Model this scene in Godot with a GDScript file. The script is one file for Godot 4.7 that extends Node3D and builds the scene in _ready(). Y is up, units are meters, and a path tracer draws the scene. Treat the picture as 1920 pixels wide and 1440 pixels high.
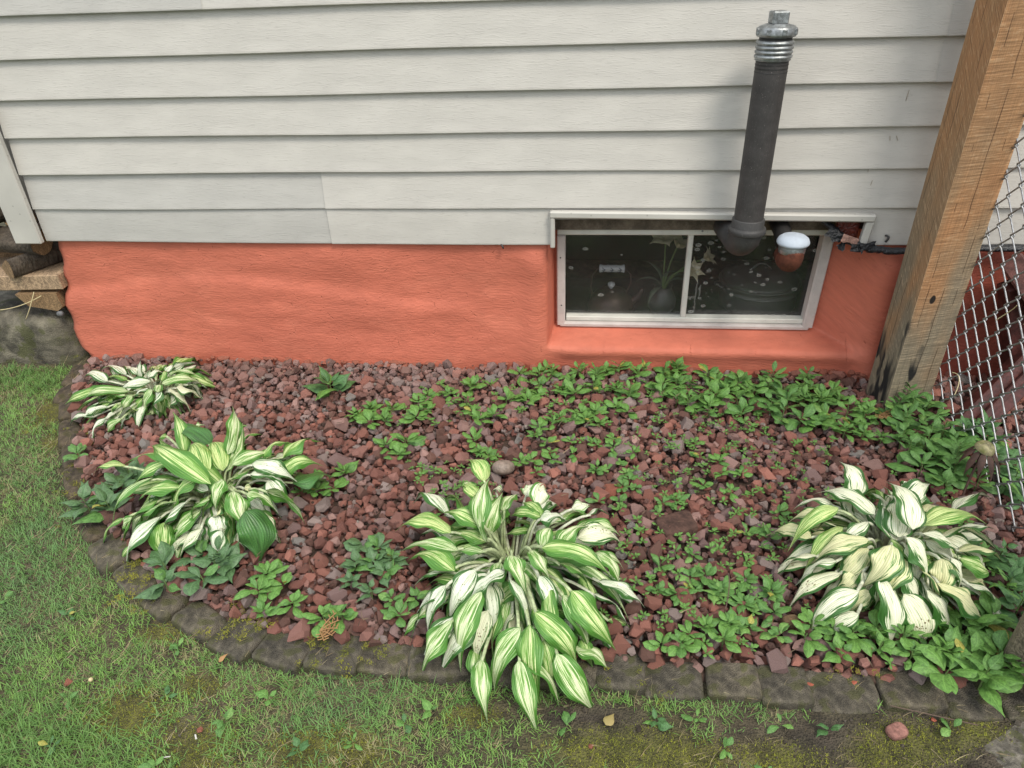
extends Node3D
# A flower bed of hostas and red gravel along a house wall with a basement window.

var rng := RandomNumberGenerator.new()
var taken := {}
var M := {}
var T := {}
const EYE := Vector3(0, 1.1303, 1.907)

# ---------------------------------------------------------------- naming and metadata
func numbered(called: String) -> String:
	if not taken.has(called):
		taken[called] = 0
		return called
	taken[called] += 1
	return "%s_%03d" % [called, taken[called]]

func tag(o: Node3D, label: String, category: String, group := "") -> void:
	o.set_meta("label", label)
	o.set_meta("category", category)
	if group != "":
		o.set_meta("group", group)

func thing(called: String, label: String, category: String, at := Vector3.ZERO, turn := 0.0, group := "") -> Node3D:
	var o := Node3D.new()
	o.name = numbered(called)
	add_child(o, true)
	o.position = at
	o.rotation.y = turn
	tag(o, label, category, group)
	return o

func part(called: String, mesh: Mesh, mat: Material, parent: Node, at := Vector3.ZERO, turn := Vector3.ZERO) -> MeshInstance3D:
	var o := MeshInstance3D.new()
	var n := called
	var k := 0
	while parent.has_node(n):
		k += 1
		n = "%s_%03d" % [called, k]
	o.name = n
	o.mesh = mesh
	o.material_override = mat
	o.position = at
	o.rotation = turn
	parent.add_child(o, true)
	return o

func quick(called: String, mesh: Mesh, mat: Material, parent: Node, index: int, xf: Transform3D) -> MeshInstance3D:
	var o := MeshInstance3D.new()
	o.name = called if index == 0 else "%s_%03d" % [called, index]
	o.mesh = mesh
	o.material_override = mat
	o.transform = xf
	parent.add_child(o, true)
	return o

func single(called: String, mesh: Mesh, mat: Material, label: String, category: String, at := Vector3.ZERO, turn := Vector3.ZERO, group := "") -> MeshInstance3D:
	var o := MeshInstance3D.new()
	o.name = numbered(called)
	o.mesh = mesh
	o.material_override = mat
	o.position = at
	o.rotation = turn
	add_child(o, true)
	tag(o, label, category, group)
	return o

func structure(called: String, mesh: Mesh, mat: Material) -> MeshInstance3D:
	var o := MeshInstance3D.new()
	o.name = called
	o.mesh = mesh
	o.material_override = mat
	add_child(o, true)
	o.set_meta("kind", "structure")
	return o

func scatter(called: String, mesh: Mesh, mat: Material, places: Array, colors: Array, parent: Node) -> MultiMeshInstance3D:
	var mm := MultiMesh.new()
	mm.transform_format = MultiMesh.TRANSFORM_3D
	mm.use_colors = colors.size() > 0
	mm.mesh = mesh
	mm.instance_count = places.size()
	for i in places.size():
		mm.set_instance_transform(i, places[i])
		if colors.size() > 0:
			mm.set_instance_color(i, colors[i])
	var o := MultiMeshInstance3D.new()
	o.name = numbered(called)
	o.multimesh = mm
	o.material_override = mat
	parent.add_child(o, true)
	o.set_meta("kind", "stuff")
	return o

# ---------------------------------------------------------------- colours, textures, materials
func lin(r: float, g: float, b: float) -> Color:
	return Color(r, g, b).linear_to_srgb()

func fnl(seed_: int, freq: float, oct := 4, ridged := false) -> FastNoiseLite:
	var n := FastNoiseLite.new()
	n.seed = seed_
	n.frequency = freq
	n.noise_type = FastNoiseLite.TYPE_SIMPLEX_SMOOTH
	n.fractal_type = FastNoiseLite.FRACTAL_RIDGED if ridged else FastNoiseLite.FRACTAL_FBM
	n.fractal_octaves = oct
	return n

var NS := 512
func base_noise(seed_: int, freq: float, oct := 4, ridged := false, cell := false) -> PackedByteArray:
	var n := fnl(seed_, freq, oct, ridged)
	if cell:
		n.noise_type = FastNoiseLite.TYPE_CELLULAR
		n.cellular_return_type = FastNoiseLite.RETURN_DISTANCE
		n.fractal_type = FastNoiseLite.FRACTAL_NONE
	var im := n.get_seamless_image(NS, NS)
	im.convert(Image.FORMAT_L8)
	return im.get_data()

func smp(d: PackedByteArray, x: int, y: int) -> float:
	return d[(y & 511) * 512 + (x & 511)] * 0.00392157

func tex_of(w: int, h: int, f: Callable, alpha := false) -> ImageTexture:
	var b := PackedByteArray()
	var k := 4 if alpha else 3
	b.resize(w * h * k)
	var i := 0
	for y in h:
		for x in w:
			var c: Color = f.call(x, y)
			b[i] = int(clampf(c.r, 0, 1) * 255.0)
			b[i + 1] = int(clampf(c.g, 0, 1) * 255.0)
			b[i + 2] = int(clampf(c.b, 0, 1) * 255.0)
			if alpha:
				b[i + 3] = int(clampf(c.a, 0, 1) * 255.0)
			i += k
	return ImageTexture.create_from_image(Image.create_from_data(w, h, false, Image.FORMAT_RGBA8 if alpha else Image.FORMAT_RGB8, b))

func gray_tex(d: PackedByteArray) -> ImageTexture:
	return ImageTexture.create_from_image(Image.create_from_data(512, 512, false, Image.FORMAT_L8, d))

func mat(c: Color, rough := 0.8, spec := 0.5) -> StandardMaterial3D:
	var m := StandardMaterial3D.new()
	m.albedo_color = c
	m.roughness = rough
	m.metallic_specular = spec
	return m

# world or object triplanar material with a tinted detail texture and a relief
func tri(c: Color, rough: float, tex: Texture2D, bump: Texture2D, depth: float, scale: float, world := false) -> StandardMaterial3D:
	var m := mat(c, rough)
	m.albedo_texture = tex
	if bump:
		m.heightmap_enabled = true
		m.heightmap_texture = bump
		m.heightmap_scale = depth
	m.uv1_triplanar = true
	m.uv1_world_triplanar = world
	m.uv1_scale = Vector3.ONE * scale
	return m

func uvm(c: Color, rough: float, tex: Texture2D, bump: Texture2D, depth: float, sc := Vector3.ONE) -> StandardMaterial3D:
	var m := mat(c, rough)
	m.albedo_texture = tex
	if bump:
		m.heightmap_enabled = true
		m.heightmap_texture = bump
		m.heightmap_scale = depth
	m.uv1_scale = sc
	return m

# ---------------------------------------------------------------- meshes
func commit(v: PackedVector3Array, idx: PackedInt32Array, uv: PackedVector2Array, col := PackedColorArray(), smooth := true) -> ArrayMesh:
	var a := []
	a.resize(Mesh.ARRAY_MAX)
	if not smooth:
		var v2 := PackedVector3Array()
		var n2 := PackedVector3Array()
		var u2 := PackedVector2Array()
		var c2 := PackedColorArray()
		for t in range(0, idx.size(), 3):
			var p := v[idx[t]]
			var q := v[idx[t + 1]]
			var r := v[idx[t + 2]]
			var n := (r - p).cross(q - p).normalized()
			for k in 3:
				v2.append(v[idx[t + k]])
				n2.append(n)
				if uv.size():
					u2.append(uv[idx[t + k]])
				if col.size():
					c2.append(col[idx[t + k]])
		a[Mesh.ARRAY_VERTEX] = v2
		a[Mesh.ARRAY_NORMAL] = n2
		if u2.size():
			a[Mesh.ARRAY_TEX_UV] = u2
		if c2.size():
			a[Mesh.ARRAY_COLOR] = c2
	else:
		var n3 := PackedVector3Array()
		n3.resize(v.size())
		for t in range(0, idx.size(), 3):
			var i := idx[t]
			var j := idx[t + 1]
			var k := idx[t + 2]
			var n := (v[k] - v[i]).cross(v[j] - v[i])
			n3[i] += n
			n3[j] += n
			n3[k] += n
		for i in n3.size():
			n3[i] = n3[i].normalized() if n3[i].length_squared() > 1e-20 else Vector3.UP
		a[Mesh.ARRAY_VERTEX] = v
		a[Mesh.ARRAY_NORMAL] = n3
		a[Mesh.ARRAY_INDEX] = idx
		if uv.size():
			a[Mesh.ARRAY_TEX_UV] = uv
		if col.size():
			a[Mesh.ARRAY_COLOR] = col
	var m := ArrayMesh.new()
	m.add_surface_from_arrays(Mesh.PRIMITIVE_TRIANGLES, a)
	return m

# a sheet of nu x nv cells; f(i, j) gives a point. Front (normal) = (j direction) x (i direction)
func grid_idx(nu: int, nv: int, flip := false, base := 0) -> PackedInt32Array:
	var idx := PackedInt32Array()
	for j in nv:
		for i in nu:
			var a := base + j * (nu + 1) + i
			var b := a + 1
			var c := a + nu + 1
			var d := c + 1
			if flip:
				idx.append_array([a, b, c, b, d, c])
			else:
				idx.append_array([a, c, b, b, c, d])
	return idx

func hull_pts(planes: Array, flat := true) -> ArrayMesh:
	var pl: Array[Plane] = []
	for p in planes:
		pl.append(p)
	var pts := Geometry3D.compute_convex_mesh_points(pl)
	var v := PackedVector3Array()
	var idx := PackedInt32Array()
	for p in pl:
		var on: Array[Vector3] = []
		for q in pts:
			if absf(p.distance_to(q)) < 1e-5:
				var dup := false
				for r in on:
					if r.distance_to(q) < 1e-5:
						dup = true
				if not dup:
					on.append(q)
		if on.size() < 3:
			continue
		var c := Vector3.ZERO
		for q in on:
			c += q
		c /= on.size()
		var ux := (on[0] - c).normalized()
		var uy := p.normal.cross(ux)
		on.sort_custom(func(s, t): return atan2((s - c).dot(uy), (s - c).dot(ux)) > atan2((t - c).dot(uy), (t - c).dot(ux)))
		var b := v.size()
		for q in on:
			v.append(q)
		for k in range(1, on.size() - 1):
			idx.append_array([b, b + k, b + k + 1])
	return commit(v, idx, PackedVector2Array(), PackedColorArray(), not flat)

# a box with chamfered edges, centred
func bbox(sx: float, sy: float, sz: float, bev := 0.002) -> ArrayMesh:
	var pl := []
	var h := Vector3(sx, sy, sz) * 0.5
	for a in 3:
		for s in [-1.0, 1.0]:
			var n := Vector3.ZERO
			n[a] = s
			pl.append(Plane(n, h[a]))
	for a in 3:
		for s in [-1.0, 1.0]:
			for t in [-1.0, 1.0]:
				var n := Vector3.ZERO
				n[a] = s
				n[(a + 1) % 3] = t
				var d := (h[a] + h[(a + 1) % 3] - bev) / sqrt(2.0)
				pl.append(Plane(n.normalized(), d))
	return hull_pts(pl)

# turned shape: profile of (radius, height)
func lathe(profile: Array, seg := 32, sx := 1.0) -> ArrayMesh:
	var v := PackedVector3Array()
	var uv := PackedVector2Array()
	for j in profile.size():
		var p: Vector2 = profile[j]
		for i in seg + 1:
			var a := TAU * i / seg
			v.append(Vector3(cos(a) * p.x, p.y, sin(a) * p.x * sx))
			uv.append(Vector2(float(i) / seg, p.y))
	return commit_seam(v, grid_idx(seg, profile.size() - 1), uv, seg)

# smooth normals across the seam of a turned shape
func commit_seam(v: PackedVector3Array, idx: PackedInt32Array, uv: PackedVector2Array, seg: int) -> ArrayMesh:
	var m := commit(v, idx, uv)
	var a := m.surface_get_arrays(0)
	var n: PackedVector3Array = a[Mesh.ARRAY_NORMAL]
	var rows := v.size() / (seg + 1)
	for j in rows:
		var s := (n[j * (seg + 1)] + n[j * (seg + 1) + seg]).normalized()
		n[j * (seg + 1)] = s
		n[j * (seg + 1) + seg] = s
	a[Mesh.ARRAY_NORMAL] = n
	var r := ArrayMesh.new()
	r.add_surface_from_arrays(Mesh.PRIMITIVE_TRIANGLES, a)
	return r

# a tube along points, radius as a function of 0..1; capped
func tube(pts: Array, radius: Callable, seg := 8, flat := 1.0, capped := true) -> ArrayMesh:
	var v := PackedVector3Array()
	var uv := PackedVector2Array()
	var up := Vector3.UP
	var n := pts.size()
	var along := 0.0
	var d0: Vector3 = (pts[1] - pts[0]).normalized()
	if absf(d0.dot(up)) > 0.9:
		up = Vector3.RIGHT
	var side := d0.cross(up).normalized()
	var rows := []
	for j in n:
		var d: Vector3 = (pts[mini(j + 1, n - 1)] - pts[maxi(j - 1, 0)]).normalized()
		side = (side - d * side.dot(d)).normalized()
		var nn := side.cross(d)
		if j > 0:
			along += (pts[j] - pts[j - 1]).length()
		rows.append([pts[j], side, nn, radius.call(float(j) / (n - 1)), along])
	if capped:
		rows.push_front([rows[0][0], rows[0][1], rows[0][2], 0.0001, 0.0])
		rows.append([rows[-1][0], rows[-1][1], rows[-1][2], 0.0001, along])
	for r in rows:
		for i in seg + 1:
			var a := TAU * i / seg
			v.append(r[0] + (r[1] * cos(a) + r[2] * sin(a) * flat) * r[3])
			uv.append(Vector2(float(i) / seg, r[4]))
	return commit_seam(v, grid_idx(seg, rows.size() - 1, true), uv, seg)

func bez(a: Vector3, b: Vector3, c: Vector3, n: int) -> Array:
	var r := []
	for i in n + 1:
		var t := float(i) / n
		r.append(a.lerp(b, t).lerp(b.lerp(c, t), t))
	return r

const H3 := [
	[-5.9,14,1.7,-5,20,-6.6,4.7,"x"], [-6.9,16,-9.5,-10.9,18,-14.2,3.6,"l"], [-9.9,13,-8.3,-12.4,15,-11,3.2,"x"], [-14.6,10,-4.5,-23.2,7,-12.5,4.6,"w"],
	[-6.6,12,0.2,-14.1,13,-3,4.4,"g"], [-13.6,10,0.8,-25.3,7,-2.7,4.3,"l"], [-11.4,9,4.8,-22.7,5,0.9,3.5,"x"], [-10.8,10,11,-20.6,6,4.1,3.9,"g"],
	[-4.7,12,7.9,-10.7,10,6,2.5,"x"], [-10.4,8,10.6,-19.6,4,9.6,3.9,"w"], [-6,11,12.6,-9.8,5,17.7,4.9,"w"], [-0.3,13,14.1,-5.9,10,16.6,4.4,"w"],
	[1.6,15,11.9,4.4,13,16.7,3.6,"x"], [-3.9,11,18.3,-6.3,4,25.9,5,"x"], [-10,9,15,-16.9,3,21.2,3.7,"w"], [-11.2,10,16,-13.6,4,20.4,3.3,"w"],
	[-9.1,8,22.4,-13.7,1,26.5,4,"x"], [-5,7,21.3,-10.5,1,26.1,4.5,"w"], [-2.6,8,19.7,-4.1,2,24.6,3.8,"h"], [1.7,13,16.4,4.5,7,21.3,3,"w"],
	[7,13,15.1,9.1,8,19.8,3.4,"w"], [3.7,9,24,-0.1,0,28.2,4.4,"x"], [5.9,10,24.3,7.7,0,29.8,4.3,"g"], [8.4,8,25.4,9.5,1,28.6,3.1,"g"],
	[4.4,6,28.6,7.7,-1,34.8,3.9,"x"], [11.2,7,27.3,16.9,-1,29.7,4.3,"x"], [7.2,12,22.8,13.6,4,25,4.3,"g"], [8.9,12,16.9,11.4,7,23.3,3.2,"g"],
	[13.6,12,17.4,20.6,5,20.8,5.2,"g"], [11.8,11,17.6,16,4,21.3,3.6,"x"], [12.9,7,17.3,12.8,2,22.3,2.8,"w"], [8.1,15,9.5,19.2,12,11.8,4.4,"g"],
	[10.8,12,10.4,16.1,8,12.2,4.1,"x"], [17.9,10,5.4,21.5,6,8,3.8,"x"], [10.6,13,6.2,15.5,14,0.3,3.8,"x"], [14.4,11,1.7,22,8,-1.9,4.8,"h"],
	[15.5,10,-2.8,22.1,8,-5.1,3.1,"x"], [6.3,13,-1.3,11,13,-2.8,4.8,"w"], [5.5,13,-6.1,6.5,15,-10.8,4.4,"t"], [5.8,13,-2.5,1.3,13,-6.5,3.1,"g"],
	[-1.5,14,-2.7,1.2,14,-8.5,3.5,"x"], [2.3,12,-9.6,2.1,14,-12.8,3.2,"t"], [5.4,13,-1.9,-0.5,12,-3.8,2.4,"g"], [7.2,13,6.4,8.8,14,1.3,2.9,"x"],
	[12.5,10,-8.1,16.7,10,-9.9,3.2,"t"], [16.3,9,-7.6,20.1,8,-10.2,2.7,"w"], [18.8,8,10.6,26.5,3,10.5,3.4,"w"], [17.7,7,13.2,23.9,2,15.5,2.9,"w"],
	[16.6,5,19.8,21.1,1,20.7,2.5,"w"], [5.1,14,9.2,8.7,12,13,3.6,"x"], [-4.7,12,-11.1,-2.5,13,-10.7,2.7,"t"], [15.2,4,20.9,17,1,23.3,2.4,"g"],
	[17.6,9,3.9,22.4,6,2.2,2.2,"x"], [-0.9,8,12.5,-0.1,5,18.4,2.5,"h"], [2,7,18.5,0,4,21.1,2.8,"h"]]

const H4 := [
	[-7.1,14,-5,-9,18,-10.5,4.9,"w"], [-6.2,14,0.7,-13.3,12,-8.2,4.9,"w"], [-2.2,13,-0.7,-4.1,14,-6,3.3,"w"], [-0.8,16,6.3,-1.9,18,-3.5,6,"w"],
	[-1.7,13,0.1,-1.1,15,-7.2,3,"w"], [4.4,12,-9.3,5.3,16,-10.3,3.8,"x"], [4.8,12,-5.1,9,14,-9.4,5.1,"w"], [6.1,10,-1.8,10.9,10,-7.4,4.1,"c"],
	[3.8,14,3.9,17.7,10,-1.7,4.7,"l"], [14.5,9,-6.6,24.4,9,-12.4,3.9,"w"], [7.7,11,4.2,19.6,7,1.1,4.4,"h"], [10.9,9,5.6,20.9,5,2.4,4.4,"c"],
	[2.2,14,6.9,8.7,10,8.5,4.2,"w"], [-2.8,16,10.7,0.6,11,14.4,6.1,"w"], [-2.6,14,10.8,-0.8,9,13.9,3.4,"w"], [-6.2,15,11.7,-10,9,14.3,5.2,"c"],
	[-9.2,13,8.1,-17.2,8,7.9,4.3,"c"], [-12.9,14,0.7,-20.8,9,4.8,2.8,"l"], [-7.5,13,3.1,-13.3,10,6,2.8,"w"], [-11.7,11,-4.4,-17.8,9,-5.8,2.6,"x"],
	[-12.4,10,-2.2,-19.1,7,-4.6,2.9,"c"], [-17.8,9,3.4,-23,5,-1.6,3.8,"c"], [-11.4,10,2.1,-14.3,8,-1.4,3.2,"h"], [-12.9,9,3.5,-16.8,7,0.9,2.9,"c"],
	[-17.4,8,7.9,-22.7,3,7.4,3.4,"h"], [-14.7,9,10.2,-19.9,4,10.7,3.7,"x"], [-14.2,7,11.7,-22.2,2,14.5,3.4,"h"], [-10.6,8,11.3,-14.3,5,12.6,3.7,"c"],
	[-12.5,8,17.1,-19.2,1,20.1,4.5,"w"], [-12.4,5,19.5,-16.5,0,20,3.6,"w"], [-9.3,7,15.7,-12.1,3,16.9,3.4,"c"], [-10,9,12.6,-10.3,5,14.9,2.8,"h"],
	[-8.2,10,14.1,-7.7,4,15.2,3.4,"w"], [-5.6,12,12.8,-5.1,7,14.7,4.6,"c"], [-7.8,10,15.7,-6.7,0,21.7,5.2,"w"], [-3.7,8,17.4,-0.7,0,20.6,5.3,"h"],
	[-3.8,11,14.4,-1.3,5,18.1,3.4,"x"], [-1,12,14.5,2,6,16.2,4.3,"c"], [3.8,12,11.4,3.3,7,13.1,4.4,"c"], [5.9,12,11,7.7,8,12.7,3.5,"x"],
	[0.5,9,16.7,6.2,2,17.2,4.7,"x"], [1,6,16.9,4,0,18.8,3.8,"g"], [5.8,9,12.1,6.9,6,13.9,2.2,"w"], [3.3,9,14.9,11.1,3,16.7,5.4,"c"],
	[9.5,8,13.6,15.4,4,14.1,3.6,"x"], [13.1,5,14.5,15.8,0,17,3,"w"], [10,9,7.7,15.8,6,6.9,3.7,"g"], [-9.2,9,9.1,-11.7,6,8.8,3.1,"c"],
	[4.7,12,0.1,6.3,12,-3.6,2,"w"]]

const H2 := [
	[4.1,15,-2.9,1.4,20,-12.8,4.4,"x"], [-8.7,13,-5.3,-14.4,18,-13.3,2.9,"g"], [-3.1,14,-6.8,-13.9,15,-10.1,3.9,"d"], [0.5,12,-14,2.8,14,-15.1,2.8,"g"],
	[4.8,16,9.3,-14.3,15,-3.8,5,"g"], [1.5,14,4.4,-7.1,15,-5.8,4.4,"l"], [3.9,13,1.2,-3.5,14,-8.3,4.4,"l"], [-11.8,11,-2.8,-26,8,-5.3,4,"g"],
	[-9.1,12,-1.2,-18.3,9,2.7,3.2,"g"], [-25.4,8,-3.9,-34.9,5,-6.1,2.3,"l"], [-2.8,13,8.8,-12.4,10,8.9,3.7,"g"], [-13.6,10,3.6,-20.4,4,10.7,4.6,"x"],
	[1.7,15,8.3,-3.1,9,12.2,4.9,"g"], [7.8,15,8.4,7.5,12,12.4,3.8,"x"], [4.2,13,9.2,-0.2,12,7.4,2.3,"w"], [-8.1,10,11.1,-15.6,3,14.7,4.8,"g"],
	[-2.9,11,11.9,-11.5,5,13.3,4.3,"x"], [-6.2,8,14.1,-12.8,0,18.5,4.7,"w"], [-0.1,11,12.2,-5,4,15.4,4.9,"w"], [5.4,12,12.1,-0.1,6,15.6,4.8,"x"],
	[-4.8,7,14.6,-4.5,1,17.7,4.6,"g"], [4.2,7,15.6,-0.6,2,18.1,3.6,"h"], [7.1,9,13.2,8.8,5,15.9,4.8,"w"], [9.3,7,16,9.1,1,17.6,4.5,"w"],
	[11,13,10,13.9,8,14,4.4,"x"], [14.4,10,13.4,16.3,1,17.6,6.9,"d"], [13.6,12,9.1,18.7,9,9.1,4.1,"x"], [17.1,11,6.9,23.9,5,8.1,5.4,"x"],
	[11.6,13,-0.2,19.8,9,-1,4.6,"w"], [11.7,12,2.2,17.9,9,0.5,3.3,"w"], [15.1,10,1.9,19.7,6,2.6,4.2,"w"], [11.5,12,-4.8,15.5,13,-9.7,4,"g"],
	[16,11,-6.4,21.3,11,-13.8,5.4,"g"], [19.5,7,-1.6,24.7,4,-8.4,6.7,"d"], [6.6,13,-0.4,12,12,-6.8,3.7,"x"], [4.8,12,0.3,5.6,13,-8.1,3.4,"x"],
	[2.9,11,-10.2,7.3,12,-14.3,2.8,"g"], [16,6,9.3,18.3,1,10.3,3.2,"h"], [-9.4,10,7.8,-11.7,8,8.7,2,"w"], [-13.4,7,13.1,-16.6,4,13,2.8,"x"],
	[13.3,10,-7,16.7,9,-7.5,2.4,"w"], [-13.3,9,-0.9,-16,8,-0.1,3.6,"w"], [-17.4,5,11.6,-22,0,14,2.1,"g"], [-11.3,12,-15.5,-9,14,-16.1,2.2,"x"],
	[-17.9,11,-12.7,-20.2,11,-12.6,1.9,"g"], [10.3,10,4.8,11.7,9,4.4,2.3,"c"], [7.9,10,13.8,7.9,10,11.4,2.9,"c"]]

const H1 := [
	[-9.7,7,-0.7,-21.5,6,-5.9,3.1,"w"], [-5.2,7,-0.9,-11.5,7,-4.1,2.7,"w"], [-3.4,7,0.5,-3.6,12,-1.8,1.8,"w"], [-0.3,8,1.5,0.3,9,-2.2,2.1,"w"],
	[-13.1,7,3.3,-24.9,5,-3.3,3.1,"w"], [-17.6,5,0.8,-22.4,4,-0.1,1.9,"h"], [-8.5,6,1,-16.4,5,-0.7,2.7,"g"], [2.8,9,6.3,-6,7,7.2,3.2,"w"],
	[-13.6,6,6.4,-24,3,7.8,3,"g"], [-3.4,7,8.9,-16.2,5,9.1,2.7,"x"], [-5.6,6,10.2,-19.9,2,12.7,3.3,"l"], [-2.3,7,11.5,-7.4,4,12.5,2.6,"x"],
	[-7.2,5,12.2,-14.6,3,14.4,2.3,"w"], [-6.6,5,14.8,-12.9,2,17.1,2.6,"w"], [-10.2,3,16.7,-18.4,1,16.7,1.8,"w"], [-4.3,4,19.1,-6.8,0,23.6,2.3,"w"],
	[0.1,4,18.9,-4.4,0,19.9,2.5,"x"], [1.7,6,15.9,-1.2,0,16.5,2.8,"w"], [1.8,5,15.2,1,1,13.2,2.3,"l"], [-0.1,7,11.4,-2.4,4,13.1,2.6,"x"],
	[5,9,10.8,0.2,7,11.4,2.5,"w"], [7,9,11.6,4.3,3,13,3.7,"x"], [9.9,9,11.9,8,1,12.4,5.3,"w"], [10.9,7,9.1,14.4,1,9.1,3.1,"h"],
	[12.8,8,7.9,16.2,3,4.4,3.9,"h"], [14.9,8,6,15.8,3,4,3.1,"w"], [9.2,7,6.5,11.9,5,5.9,2.8,"h"], [8.5,9,7,15.2,7,1.1,3.1,"x"],
	[6.4,8,0.3,13.7,7,-0.8,2.3,"x"], [5.4,8,-2.6,10.6,10,-5.9,2.6,"w"], [3.8,8,-1.6,5.8,9,-4.9,2.6,"w"], [1.7,9,3.6,3.4,9,-0.8,2.6,"w"],
	[7.7,10,6.8,7.1,12,3.1,1.7,"g"], [9.7,10,13,7.7,11,10.3,2.2,"x"], [8.6,7,-2.5,13.2,5,-7,2.3,"x"], [12.7,6,1,15.4,4,-0.5,1.7,"w"],
	[-4.1,4,15.7,-6.9,1,16.6,2,"w"], [-2.9,6,14.4,-5.1,3,15.2,2.3,"l"], [3,6,11.5,0.8,1,12.4,2,"g"]]

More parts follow.
